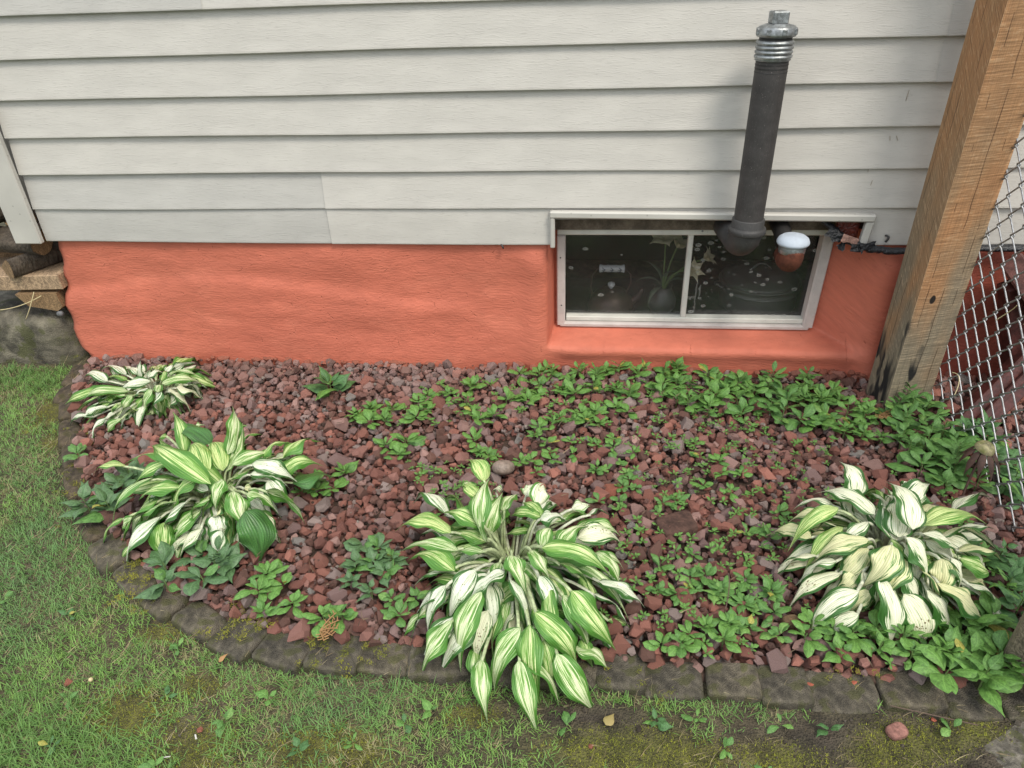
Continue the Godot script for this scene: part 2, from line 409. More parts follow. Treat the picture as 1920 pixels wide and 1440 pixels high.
# ---------------------------------------------------------------- materials of the place
func make_textures() -> void:
	var A := base_noise(3, 0.006, 5)
	var B := base_noise(5, 0.025, 4)
	var C := base_noise(7, 0.12, 3)
	var R := base_noise(9, 0.012, 4, true)
	var CE := base_noise(11, 0.035, 1, false, true)
	T.A = A
	T.B = B
	T.C = C
	T.R = R
	T.CE = CE
	T.bumpB = gray_tex(B)
	T.bumpC = gray_tex(C)
	# general purpose mottling around white
	T.mottle = tex_of(512, 512, func(x: int, y: int):
		var k := 0.72 + 0.36 * (smp(A, x, y) - 0.5) + 0.30 * (smp(B, x, y) - 0.5) + 0.28 * (smp(C, x, y) - 0.5)
		return Color(k + 0.08, k + 0.07, k + 0.06))
	T.grit_c = tex_of(512, 512, func(x: int, y: int):
		var k := 0.80 + 0.55 * (smp(A, x, y) - 0.5) + 0.35 * (smp(B, x, y) - 0.5) + 0.45 * (smp(C, x, y) - 0.5)
		var dust := smoothstep(0.56, 0.74, smp(A, x + 211, y + 97) + 0.3 * (smp(C, x, y) - 0.5))
		return Color(k, k, k).lerp(Color(1.0, 0.98, 0.96), dust * 0.25))
	T.flecks = tex_of(512, 512, func(x: int, y: int):
		var k := 0.24 + 0.07 * (smp(A, x, y) - 0.5) + 0.07 * (smp(B, x * 4, y) - 0.5)
		var f := smoothstep(0.80, 0.90, smp(C, x, y / 2)) * smoothstep(0.5, 0.62, smp(B, x + 90, y))
		return Color(k, k, k).lerp(Color(0.95, 0.93, 0.9), f * 0.8))
	T.soft = tex_of(256, 256, func(x: int, y: int):
		var k := 0.95 + 0.10 * (smp(A, x * 2, y * 2) - 0.5) - (0.25 if smp(C, x * 2, y * 2) > 0.88 else 0.0)
		return Color(k, k, k))
	# embossed wood grain of the vinyl siding: 1.2 m x one board
	var ga := fnl(21, 1.0, 3)
	var gb := fnl(22, 1.0, 2)
	var gh := PackedFloat32Array()
	gh.resize(1024 * 256)
	for y in 256:
		for x in 1024:
			var a := TAU * x / 1024.0
			var cx := cos(a) * 1.1
			var cz := sin(a) * 1.1
			var warp := ga.get_noise_3d(cx * 1.4, y * 0.012, cz * 1.4) * 0.9
			var n := gb.get_noise_3d(cx * 1.7, y * 0.15 + warp * 3.4, cz * 1.7)
			gh[y * 1024 + x] = clampf(absf(n) * 7.0, 0, 1)
	T.siding_h = tex_of(1024, 256, func(x: int, y: int):
		var k := gh[y * 1024 + x] * 0.85 + 0.15 * smp(C, x, y * 2)
		return Color(k, k, k))
	T.siding_c = tex_of(1024, 256, func(x: int, y: int):
		var k := 0.93 + 0.05 * minf(gh[y * 1024 + x] * 1.6, 1.0) + 0.05 * (smp(A, x, y) - 0.5)
		if smp(C, x * 3 + 17, y * 5) > 0.93 and smp(A, x * 2, y) > 0.6:
			k *= 0.8
		return Color(k, k, k))
	# brushed masonry paint
	T.stucco_h = tex_of(1024, 1024, func(x: int, y: int):
		var s := smp(B, x + int(60.0 * smp(A, x, y)), y * 6 + int(90.0 * smp(A, y, x)))
		var fine := smp(C, x / 3 + int(30.0 * smp(A, y, x)), y)
		var k := 0.10 * s + 0.16 * smp(A, x, y * 2) + 0.16 * fine + 0.06 * smp(B, x, y * 2) - 0.45 * smoothstep(0.86, 0.97, smp(R, x, y)) * smoothstep(0.5, 0.65, smp(A, x + 77, y))
		k += 0.2 + 0.30 * smoothstep(0.82, 0.96, smp(R, x + 190, y * 4 + 60)) * smoothstep(0.48, 0.62, smp(A, x + 10, y + 400))
		return Color(k, k, k))
	T.stucco_c = tex_of(512, 512, func(x: int, y: int):
		var a := smp(A, x, y)
		var s := smp(B, x + int(50.0 * a), y * 4)
		var k := 0.93 + 0.07 * (a - 0.5) + 0.08 * (s - 0.5)
		var pale := smoothstep(0.6, 0.85, smp(A, x + 200, y * 2 + 90)) * 0.06
		return Color(k + pale * 0.5, k * 0.97 + pale * 0.75, k * 0.95 + pale * 0.8))
	# rough sawn post: four faces side by side, 1.3 m tall
	var wn := fnl(31, 0.012, 3)
	var wf := fnl(32, 0.09, 2)
	var hv := PackedFloat32Array()
	hv.resize(512 * 1024)
	T.post_c = tex_of(512, 1024, func(x: int, y: int):
		var f := x / 128
		var up := 1.3 * (1.0 - y / 1024.0)
		var big := wn.get_noise_2d(x * 0.6 + f * 300, y * 0.25)
		var grain := wf.get_noise_2d(x * 3.0 + big * 20.0 + f * 77, y * 0.05)
		var saw := 0.0
		if f == 2:
			saw = wf.get_noise_2d((y - x * 0.9) * 2.6, x * 0.12 + y * 0.02)
		else:
			saw = wf.get_noise_2d(y * 2.7 + x * 0.06, x * 0.12 + 900)
		var crack := 1.0
		for k in 3:
			var line := 24.0 + k * 35.0 + wn.get_noise_2d(k * 99.0 + f * 31, y * 0.10) * 16.0 + wn.get_noise_2d(k * 19.0 + f * 31, y * 0.9) * 2.0
			var here := wn.get_noise_2d(k * 57.0 + 400 + f * 20, y * 0.6)
			if here > 0.08:
				crack = minf(crack, smoothstep(0.1, 0.7 + here * 1.6, absf(x % 128 - line)))
		var warm := smoothstep(0.12, 0.8, up + big * 0.35)
		var c := Color(0.52, 0.475, 0.40).lerp(Color(0.65, 0.495, 0.35), warm)
		c = c.lerp(Color(0.68, 0.48, 0.32), clampf(big * 0.9 + 0.05, 0, 0.5) * warm)
		var k2 := 1.0 + 0.10 * grain + 0.14 * saw
		if f == 2:
			k2 *= 0.9
		c = Color(c.r * k2, c.g * k2, c.b * k2)
		if saw > 0.22 and wf.get_noise_2d(x * 0.7, y * 0.7 + 300) > 0.12:
			c = c.lerp(Color(0.78, 0.68, 0.56), 0.28)
		var edge: float = mini(x % 128, 127 - x % 128)
		if edge < 3 and wn.get_noise_2d(y * 1.3, f * 50) > -0.1:
			c = c.lerp(Color(0.86, 0.78, 0.66), 0.6)
		c = Color(c.r * lerpf(0.50, 1, crack), c.g * lerpf(0.46, 1, crack), c.b * lerpf(0.42, 1, crack))
		var burn := smoothstep(0.15, -0.10, up - 0.13 + 0.30 * wn.get_noise_2d(x * 1.4 + 50, y * 0.4))
		if (f == 3 and x % 128 < 60) or f == 2:
			c = c.lerp(Color(0.07, 0.065, 0.065), clampf(burn * 1.2, 0, 0.95) * smoothstep(0.0, 0.2, 0.12 + wn.get_noise_2d(x * 1.1, y * 0.5 + 700)))
		var kx := (x - (3 * 128 + 42)) / 7.0
		var ky := (up - 0.385) / 0.012
		var kn := sqrt(kx * kx + ky * ky)
		c = c.lerp(Color(0.12, 0.09, 0.07), smoothstep(1.1, 0.8, kn))
		hv[y * 512 + x] = 0.5 + 0.35 * saw + 0.1 * grain - 0.5 * (1.0 - crack) - 0.5 * smoothstep(1.1, 0.7, kn)
		return c)
	T.post_h = tex_of(512, 1024, func(x: int, y: int):
		var k := hv[y * 512 + x]
		return Color(k, k, k))
	# plain wood: grain along v
	T.wood = tex_of(256, 512, func(x: int, y: int):
		var s := smp(A, x * 2, y) * 40.0
		var k := 0.78 + 0.22 * sin(x * 0.33 + s) * 0.5 + 0.25 * (smp(B, x * 3, y / 4) - 0.5) + 0.12 * (smp(C, x, y) - 0.5)
		return Color(k, k * 0.97, k * 0.93))
	T.bark_h = tex_of(256, 256, func(x: int, y: int):
		var k := smp(R, x * 2, y / 2) * 0.7 + 0.3 * smp(B, x * 2, y)
		return Color(k, k, k))
	# aged concrete with lichen flecks
	T.concrete = tex_of(512, 512, func(x: int, y: int):
		var k := 0.62 + 0.5 * (smp(A, x, y) - 0.5) + 0.3 * (smp(B, x, y) - 0.5)
		var c := Color(k, k * 0.97, k * 0.90)
		var f := smp(C, x * 2, y * 2)
		if f > 0.70:
			c = c.lerp(Color(1.0, 0.97, 0.86), 0.55 * smoothstep(0.70, 0.82, f))
		elif f < 0.33:
			c = c * 0.72
		var mo := smoothstep(0.60, 0.75, smp(A, x + 130, y + 300) + 0.25 * (smp(B, x, y) - 0.5))
		return c.lerp(Color(0.42, 0.46, 0.22), mo * 0.55))
	T.water_spots = spots_tex()
	for k in ["g", "x", "w", "h", "t", "c", "l", "d", "W", "H"]:
		T["leaf_" + k] = hosta_tex(k)
	T.vein_h = tex_of(128, 256, func(x: int, y: int):
		var s := absf(x / 63.5 - 1.0)
		var k := 0.55 + 0.35 * absf(sin(s * PI * 6.5)) * smoothstep(0.02, 0.15, s) - 0.25 * smoothstep(0.05, 0.0, s)
		return Color(k, k, k))
	T.weed = tex_of(64, 128, func(x: int, y: int):
		var u := absf(x / 31.5 - 1.0)
		var v := y / 128.0
		var k := 0.86 + 0.35 * (smp(B, x * 2, y * 2) - 0.5) + 0.12 * (smp(C, x, y) - 0.5)
		k += 0.30 * smoothstep(0.10, 0.03, u) * (1.0 - 0.6 * v)
		k += 0.09 * smoothstep(0.55, 0.95, cos((v * 9.0 - u * 2.4) * TAU))
		return Color(k * 0.95, k, k * 0.9))

func spots_tex() -> ImageTexture:
	var w := 512
	var h := 256
	var a := PackedFloat32Array()
	a.resize(w * h)
	var r := RandomNumberGenerator.new()
	r.seed = 77
	for y in h:
		for x in w:
			a[y * w + x] = 0.016 + 0.03 * maxf(0.0, smp(T.A, x, y) - 0.35) + 0.02 * y / h + (0.10 if smp(T.C, x * 3, y * 3) > 0.86 else 0.0)
	for n in 150:
		var cx := r.randf() * w
		var cy := r.randf() * h
		if r.randf() < 0.72:
			cx = w * (0.5 + 0.33 * absf(r.randfn()) * 0.7)
			cy = h * r.randf_range(0.03, 0.97)
		var rad := r.randf_range(0.7, 1.6) if n > 62 else r.randf_range(2.4, 6.2)
		var st := r.randf_range(0.22, 0.50)
		for y in range(maxi(0, int(cy - rad - 2)), mini(h, int(cy + rad + 2))):
			for x in range(maxi(0, int(cx - rad - 2)), mini(w, int(cx + rad + 2))):
				var d := Vector2(x - cx, (y - cy) * 1.15).length() + 0.9 * (smp(T.B, x * 4, y * 4) - 0.5) * rad * 0.5
				var k := smoothstep(rad + 0.6, rad - 0.4, d) * (0.62 + 0.38 * smoothstep(rad * 0.45, rad * 0.85, d))
				a[y * w + x] = maxf(a[y * w + x], k * st)
	# two thin runs below spots
	for q in [[0.545, 0.55, 0.97], [0.56, 0.62, 0.80]]:
		for y in range(int(q[1] * h), int(q[2] * h)):
			var x := int(q[0] * w + 2.5 * (smp(T.A, y * 2, 40) - 0.5) * 2.0)
			for k in 3:
				a[y * w + x + k] = maxf(a[y * w + x + k], 0.22)
	return tex_of(w, h, func(x: int, y: int): return Color(0.74, 0.74, 0.72, a[y * w + x]), true)

# variegated hosta leaf; u across, v from stalk (0) to tip (1)
func hosta_tex(kind: String) -> ImageTexture:
	var sd: int = {"g": 1, "x": 2, "w": 3, "h": 4, "t": 5, "c": 6, "l": 7, "d": 8, "W": 9, "H": 10}[kind]
	var rim: float = {"g": 0.62, "x": 0.66, "w": 0.68, "h": 0.76, "t": 0.82, "c": 0.80, "l": 0.9, "d": -1.0, "W": 0.62, "H": 0.68}[kind]
	var streak: float = {"g": 0.50, "x": 0.40, "w": 0.14, "h": 0.06, "t": 0.05, "c": 0.10, "l": 0.42, "d": 1.0, "W": 0.10, "H": 0.05}[kind]
	var cream: Color = {"g": Color(0.86, 0.91, 0.66), "x": Color(0.90, 0.93, 0.76), "w": Color(0.93, 0.94, 0.86), "h": Color(0.92, 0.92, 0.80), "t": Color(0.92, 0.93, 0.82), "c": Color(0.90, 0.89, 0.70), "l": Color(0.85, 0.90, 0.62), "d": Color(0.4, 0.6, 0.3), "W": Color(0.94, 0.94, 0.84), "H": Color(0.93, 0.92, 0.80)}[kind]
	var green := Color(0.23, 0.41, 0.17) if kind in ["w", "W", "H", "c", "h"] else Color(0.32, 0.52, 0.20)
	if kind == "d":
		green = Color(0.27, 0.45, 0.22)
	var pale := Color(0.50, 0.68, 0.28)
	var n1 := fnl(100 + sd, 1.0, 2)
	var n2 := fnl(140 + sd, 1.0, 3)
	var holes := []
	var r := RandomNumberGenerator.new()
	r.seed = 500 + sd
	if kind in ["h", "H", "w", "t"]:
		for c in 3:
			var hc := Vector2(r.randf_range(0.25, 0.75), r.randf_range(0.3, 0.85))
			for k in (7 if kind != "w" else 2):
				holes.append([hc + Vector2(r.randfn() * 0.11, r.randfn() * 0.07), r.randf_range(0.007, 0.017)])
	return tex_of(192, 384, func(x: int, y: int):
		var u := x / 95.5 - 1.0
		var s := absf(u)
		var v := y / 383.0
		var band := floorf(u * 7.0 + 0.5)
		var e := n1.get_noise_2d(band * 3.7 + 10.0, v * 1.6) * 0.9 + n2.get_noise_2d(u * 11.0, v * 2.2) * 0.5
		var m: float = rim + e * 0.42 * (1.0 - streak) - 0.10 * v
		var c := cream
		var st := n2.get_noise_2d(u * 17.0 + 40.0, v * 2.0 + 5.0) + 0.8 * n1.get_noise_2d(band * 5.1 + 60.0, v * 1.1)
		var lg := smoothstep(0.60 - streak * 1.5, 0.80 - streak * 1.4, st + 0.15 * s)
		c = c.lerp(pale.lerp(green, clampf(0.35 + st * 0.5, 0, 0.8)), lg)
		c = c.lerp(green, smoothstep(m - 0.04, m + 0.05, s))
		if kind == "d":
			c = green * (0.95 + 0.25 * e)
			if n2.get_noise_2d(u * 14.0, v * 60.0) > 0.42:
				c = c.lerp(Color(0.62, 0.74, 0.42), 0.5)
		# veins
		var ve := absf(sin(s * PI * 6.5))
		var vein := smoothstep(0.24, 0.05, ve) * smoothstep(0.04, 0.12, s)
		c = c.lerp(Color(0.52, 0.64, 0.30) if lg < 0.5 and s < m else c * 0.80, vein * 0.62)
		c = c * (1.0 + 0.10 * n2.get_noise_2d(u * 40.0, v * 40.0))
		c.a = 1.0
		for q in holes:
			var d := Vector2((x / 191.0 - q[0].x) * 0.55, v - q[0].y).length()
			if d < q[1] * 0.55:
				c.a = 0.0
			elif d < q[1]:
				c = Color(c.r * 0.62, c.g * 0.55, c.b * 0.42, c.a)
		if kind == "t":
			var cut := 0.70 + 0.16 * n1.get_noise_2d(u * 3.0, 9.0) + 0.16 * n2.get_noise_2d(u * 9.0, 3.0)
			if v > cut:
				c.a = 0.0
			elif v > cut - 0.03:
				c = Color(0.45, 0.40, 0.24, 1)
		return c, true)

func make_materials() -> void:
	M.siding = uvm(lin(0.575, 0.55, 0.508), 0.55, T.siding_c, T.siding_h, 0.032)
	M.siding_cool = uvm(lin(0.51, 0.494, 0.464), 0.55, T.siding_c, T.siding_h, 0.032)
	M.trim = tri(lin(0.56, 0.54, 0.495), 0.5, T.soft, null, 0.0, 1.3, true)
	M.paint = uvm(lin(0.63, 0.188, 0.120), 0.72, T.stucco_c, T.stucco_h, 0.55)
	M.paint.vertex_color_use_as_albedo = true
	M.post = uvm(lin(1.0, 1.0, 1.0), 0.85, T.post_c, T.post_h, 0.16)
	M.frame = tri(lin(0.70, 0.69, 0.63), 0.6, T.soft, T.bumpB, 0.05, 3.0, true)
	M.frame_pink = tri(lin(0.60, 0.54, 0.51), 0.7, T.soft, T.bumpB, 0.1, 4.0, true)
	M.header = tri(lin(0.20, 0.16, 0.12), 0.8, T.mottle, T.bumpB, 0.1, 4.0, true)
	M.dark = mat(lin(0.035, 0.036, 0.036), 0.9)
	M.dark_green = tri(lin(0.016, 0.022, 0.020), 0.9, T.mottle, null, 0.0, 2.0, true)
	M.shelf = tri(lin(0.055, 0.052, 0.054), 0.8, T.mottle, null, 0.0, 3.0, true)
	M.iron = tri(lin(0.88, 0.80, 0.78), 0.6, T.flecks, T.bumpC, 0.03, 6.0)
	M.iron_black = tri(lin(0.03, 0.028, 0.028), 0.6, T.mottle, T.bumpC, 0.03, 6.0)
	M.iron_elbow = tri(lin(1.0, 0.96, 0.95), 0.6, T.flecks, T.bumpC, 0.04, 6.0)
	M.galv = tri(lin(0.50, 0.54, 0.57), 0.42, T.mottle, T.bumpC, 0.03, 9.0)
	M.galv.metallic = 0.75
	M.zinc_white = tri(lin(0.52, 0.58, 0.66), 0.6, T.soft, T.bumpC, 0.05, 12.0)
	M.rust = tri(lin(0.17, 0.048, 0.024), 0.8, T.mottle, T.bumpC, 0.05, 9.0)
	M.wire = tri(lin(0.46, 0.48, 0.51), 0.40, T.mottle, null, 0.0, 12.0)
	M.wire.metallic = 0.6
	M.tar = tri(lin(0.022, 0.025, 0.032), 0.42, T.mottle, T.bumpB, 0.3, 9.0)
	M.timber = tri(lin(0.105, 0.030, 0.026), 0.5, T.mottle, T.bumpB, 0.06, 4.0)
	M.soil = tri(lin(0.10, 0.062, 0.045), 0.95, T.mottle, T.bumpB, 1.2, 2.0, true)
	M.ground = tri(Color.WHITE, 0.95, T.mottle, T.bumpC, 0.8, 3.1, true)
	M.ground.vertex_color_use_as_albedo = true
	M.edging = tri(lin(0.33, 0.30, 0.255), 0.9, T.concrete, T.bumpC, 0.35, 5.0)
	M.edging_dark = tri(lin(0.27, 0.25, 0.22), 0.9, T.concrete, T.bumpC, 0.35, 5.0)
	M.edging_brown = tri(lin(0.27, 0.22, 0.17), 0.92, T.concrete, T.bumpC, 0.4, 5.0)
	M.slab = tri(lin(0.36, 0.345, 0.305), 0.9, T.concrete, T.bumpC, 0.35, 3.0)
	M.rock = tri(lin(0.52, 0.50, 0.48), 0.9, T.concrete, T.bumpC, 0.5, 9.0)
	M.moss = mat(Color.WHITE, 0.9, 0.2)
	M.moss.vertex_color_use_as_albedo = true
	M.grass = mat(Color.WHITE, 0.55, 0.4)
	M.grass.vertex_color_use_as_albedo = true
	M.grass.backlight_enabled = true
	M.grass.backlight = Color(0.45, 0.45, 0.45)
	M.gravel = tri(Color.WHITE, 0.85, T.grit_c, T.bumpC, 0.22, 11.0)
	M.gravel.vertex_color_use_as_albedo = true
	var stone_tones := [lin(0.50, 0.240, 0.195), lin(0.39, 0.162, 0.125), lin(0.58, 0.345, 0.30), lin(0.42, 0.265, 0.245), lin(0.28, 0.140, 0.108), lin(0.54, 0.225, 0.168), lin(0.45, 0.34, 0.31), lin(0.43, 0.178, 0.13)]
	M.stones = []
	for c in stone_tones:
		M.stones.append(tri(c, 0.85, T.grit_c, T.bumpC, 0.22, 11.0))
	M.stone_tones = stone_tones
	M.weeds = []
	for c in [lin(0.165, 0.320, 0.080), lin(0.130, 0.265, 0.075), lin(0.210, 0.360, 0.105), lin(0.095, 0.205, 0.078)]:
		var m := uvm(c, 0.58, T.weed, T.weed, 0.12)
		m.backlight_enabled = true
		m.backlight = Color(0.4, 0.4, 0.4)
		M.weeds.append(m)
	var yel := uvm(lin(0.42, 0.36, 0.09), 0.6, T.weed, T.weed, 0.12)
	M.weed_yellow = yel
	var blue := uvm(lin(0.115, 0.205, 0.100), 0.5, T.weed, T.weed, 0.12)
	blue.backlight_enabled = true
	blue.backlight = Color(0.35, 0.35, 0.35)
	M.weeds.append(blue)
	for k in ["g", "x", "w", "h", "t", "c", "l", "d", "W", "H"]:
		var m := uvm(Color.WHITE, 0.42, T["leaf_" + k], T.vein_h, 0.22)
		m.backlight_enabled = true
		m.backlight = Color(0.5, 0.5, 0.5)
		if k in ["h", "H", "w", "t"]:
			m.transparency = BaseMaterial3D.TRANSPARENCY_ALPHA_SCISSOR
			m.alpha_scissor_threshold = 0.5
		M["leaf_" + k] = m
	M.stalk = tri(lin(0.66, 0.78, 0.45), 0.5, T.mottle, null, 0.0, 9.0)
	M.stalk_white = tri(lin(0.82, 0.87, 0.68), 0.5, T.mottle, null, 0.0, 9.0)
	M.weed_stem = mat(lin(0.13, 0.20, 0.06), 0.6)
	M.bark = tri(lin(0.13, 0.105, 0.08), 0.9, T.mottle, T.bark_h, 0.9, 7.0)
	M.cut_wood = tri(lin(0.40, 0.27, 0.15), 0.8, T.wood, T.bumpC, 0.1, 6.0)
	M.cut_pale = tri(lin(0.56, 0.42, 0.29), 0.8, T.wood, T.bumpC, 0.06, 4.0)
	M.straw = mat(lin(0.55, 0.46, 0.26), 0.7)
	M.glass = mat(Color(0.05, 0.055, 0.055, 0.10), 0.16)
	M.glass.transparency = BaseMaterial3D.TRANSPARENCY_ALPHA
	M.deposit = mat(Color.WHITE, 0.9, 0.2)
	M.deposit.albedo_texture = T.water_spots
	M.deposit.transparency = BaseMaterial3D.TRANSPARENCY_ALPHA
	M.pebble = tri(lin(0.40, 0.32, 0.27), 0.6, T.mottle, T.bumpC, 0.03, 14.0)
	M.pink = tri(lin(0.50, 0.24, 0.20), 0.8, T.mottle, T.bumpC, 0.15, 12.0)
	M.coral = tri(lin(0.72, 0.20, 0.12), 0.7, T.mottle, T.bumpC, 0.15, 12.0)
	M.petal = tri(lin(0.10, 0.050, 0.036), 0.7, T.mottle, T.bumpC, 0.06, 12.0)
	M.dome = tri(lin(0.80, 0.76, 0.50), 0.7, T.concrete, T.bumpC, 0.08, 14.0)
	M.cream_cloth = mat(lin(0.60, 0.55, 0.38), 0.8)
	M.porcelain = mat(lin(0.55, 0.56, 0.58), 0.25)
	M.porcelain_blue = mat(lin(0.05, 0.06, 0.10), 0.3)
	M.copper = mat(lin(0.07, 0.045, 0.038), 0.45)
	M.copper.metallic = 0.4
	M.enamel = mat(lin(0.09, 0.088, 0.085), 0.35)
	M.dry = mat(lin(0.34, 0.19, 0.08), 0.8)
	M.weathered = tri(lin(0.27, 0.235, 0.18), 0.9, T.wood, T.bumpB, 0.3, 5.0)

# ---------------------------------------------------------------- house
func siding_board(parent: Node, x0: float, x1: float, y0: float, k: int, proud := 0.0, cool := false, low := 0.0) -> void:
	var prof := [Vector2(-0.0130, 0.1085), Vector2(-0.0125, 0.100), Vector2(-0.0090, 0.075), Vector2(-0.0050, 0.042), Vector2(-0.0006, 0.007), Vector2(0.0003, 0.0025), Vector2(-0.0006, 0.0004), Vector2(-0.004, 0.0), Vector2(-0.012, 0.002)]
	var n := maxi(2, int((x1 - x0) / 0.06))
	var v := PackedVector3Array()
	var uv := PackedVector2Array()
	var off := float((k * 37) % 11) * 0.173
	if k == 0:
		prof = [Vector2(-0.010, 0.1085), Vector2(-0.006, 0.100), Vector2(-0.0045, 0.060), Vector2(-0.0040, 0.026), Vector2(-0.0036, 0.006), Vector2(-0.0036, 0.0025), Vector2(-0.0045, 0.0004), Vector2(-0.007, 0.0), Vector2(-0.014, 0.002)]
	for p in prof:
		for i in n + 1:
			var x := lerpf(x0, x1, float(i) / n)
			var sag := 0.0012 * sin(x * 2.3 + k * 1.7) + 0.0007 * sin(x * 7.1 + k)
			if k == 0:
				sag -= 0.003 * smoothstep(-1.3, -0.5, x)
			var z := 0.0006 * sin(x * 5.0 + k * 2.0) + 0.0004 * sin(x * 13.0 + k)
			v.append(Vector3(x, y0 + maxf(p.y, low) + sag, p.x + z + proud))
			uv.append(Vector2(x / 1.2 + off, 1.0 - p.y / 0.1085 + (1 if k % 2 else 0)))
	part("siding_board", commit(v, grid_idx(n, prof.size() - 1), uv), M.siding_cool if cool else M.siding, parent)

func foundation_z(x: float, y: float, nz: FastNoiseLite) -> float:
	var z := -0.018 + 0.013 * nz.get_noise_2d(x * 1.4, y * 4.2) + 0.0018 * nz.get_noise_2d(x * 7.0 + 50, y * 20.0)
	z += 0.012 * smoothstep(0.16, 0.0, y)
	# ledges in the old plaster left of the window
	z += 0.007 * smoothstep(0.02, -0.02, y - (0.25 + 0.04 * sin(x * 4.0))) * smoothstep(-0.2, -0.5, x)
	var left := clampf((x + 0.128) / 0.024, 0, 1)
	var right := clampf((0.790 - x) / 0.125, 0, 1)
	var low := clampf((y - 0.078) / 0.038, 0, 1)
	left = left * left * (3 - 2 * left)
	var rec := minf(left, minf(right, low))
	rec = rec * rec * (3.0 - 2.0 * rec) * 0.5 + rec * 0.5
	# a swelling round the opening
	var round := exp(-pow((x + 0.16) / 0.040, 2)) * 0.014 + exp(-pow((x - 0.83) / 0.045, 2)) * 0.026
	round *= smoothstep(0.412, 0.34, y)
	round += exp(-pow((y - 0.068) / 0.022, 2)) * 0.014 * smoothstep(-0.15, -0.05, x) * smoothstep(0.85, 0.75, x)
	return lerpf(z + round, -0.10 + 0.002 * nz.get_noise_2d(x * 20.0, y * 20.0), rec)

func foundation_left(y: float) -> float:
	var ks := [Vector2(-0.1, -1.66), Vector2(0.003, -1.672), Vector2(0.04, -1.692), Vector2(0.088, -1.70), Vector2(0.15, -1.692), Vector2(0.194, -1.698), Vector2(0.25, -1.676), Vector2(0.296, -1.672), Vector2(0.34, -1.650), Vector2(0.41, -1.648), Vector2(0.6, -1.648)]
	for i in ks.size() - 1:
		if y <= ks[i + 1].x:
			return lerpf(ks[i].y, ks[i + 1].y, (y - ks[i].x) / (ks[i + 1].x - ks[i].x))
	return -1.648

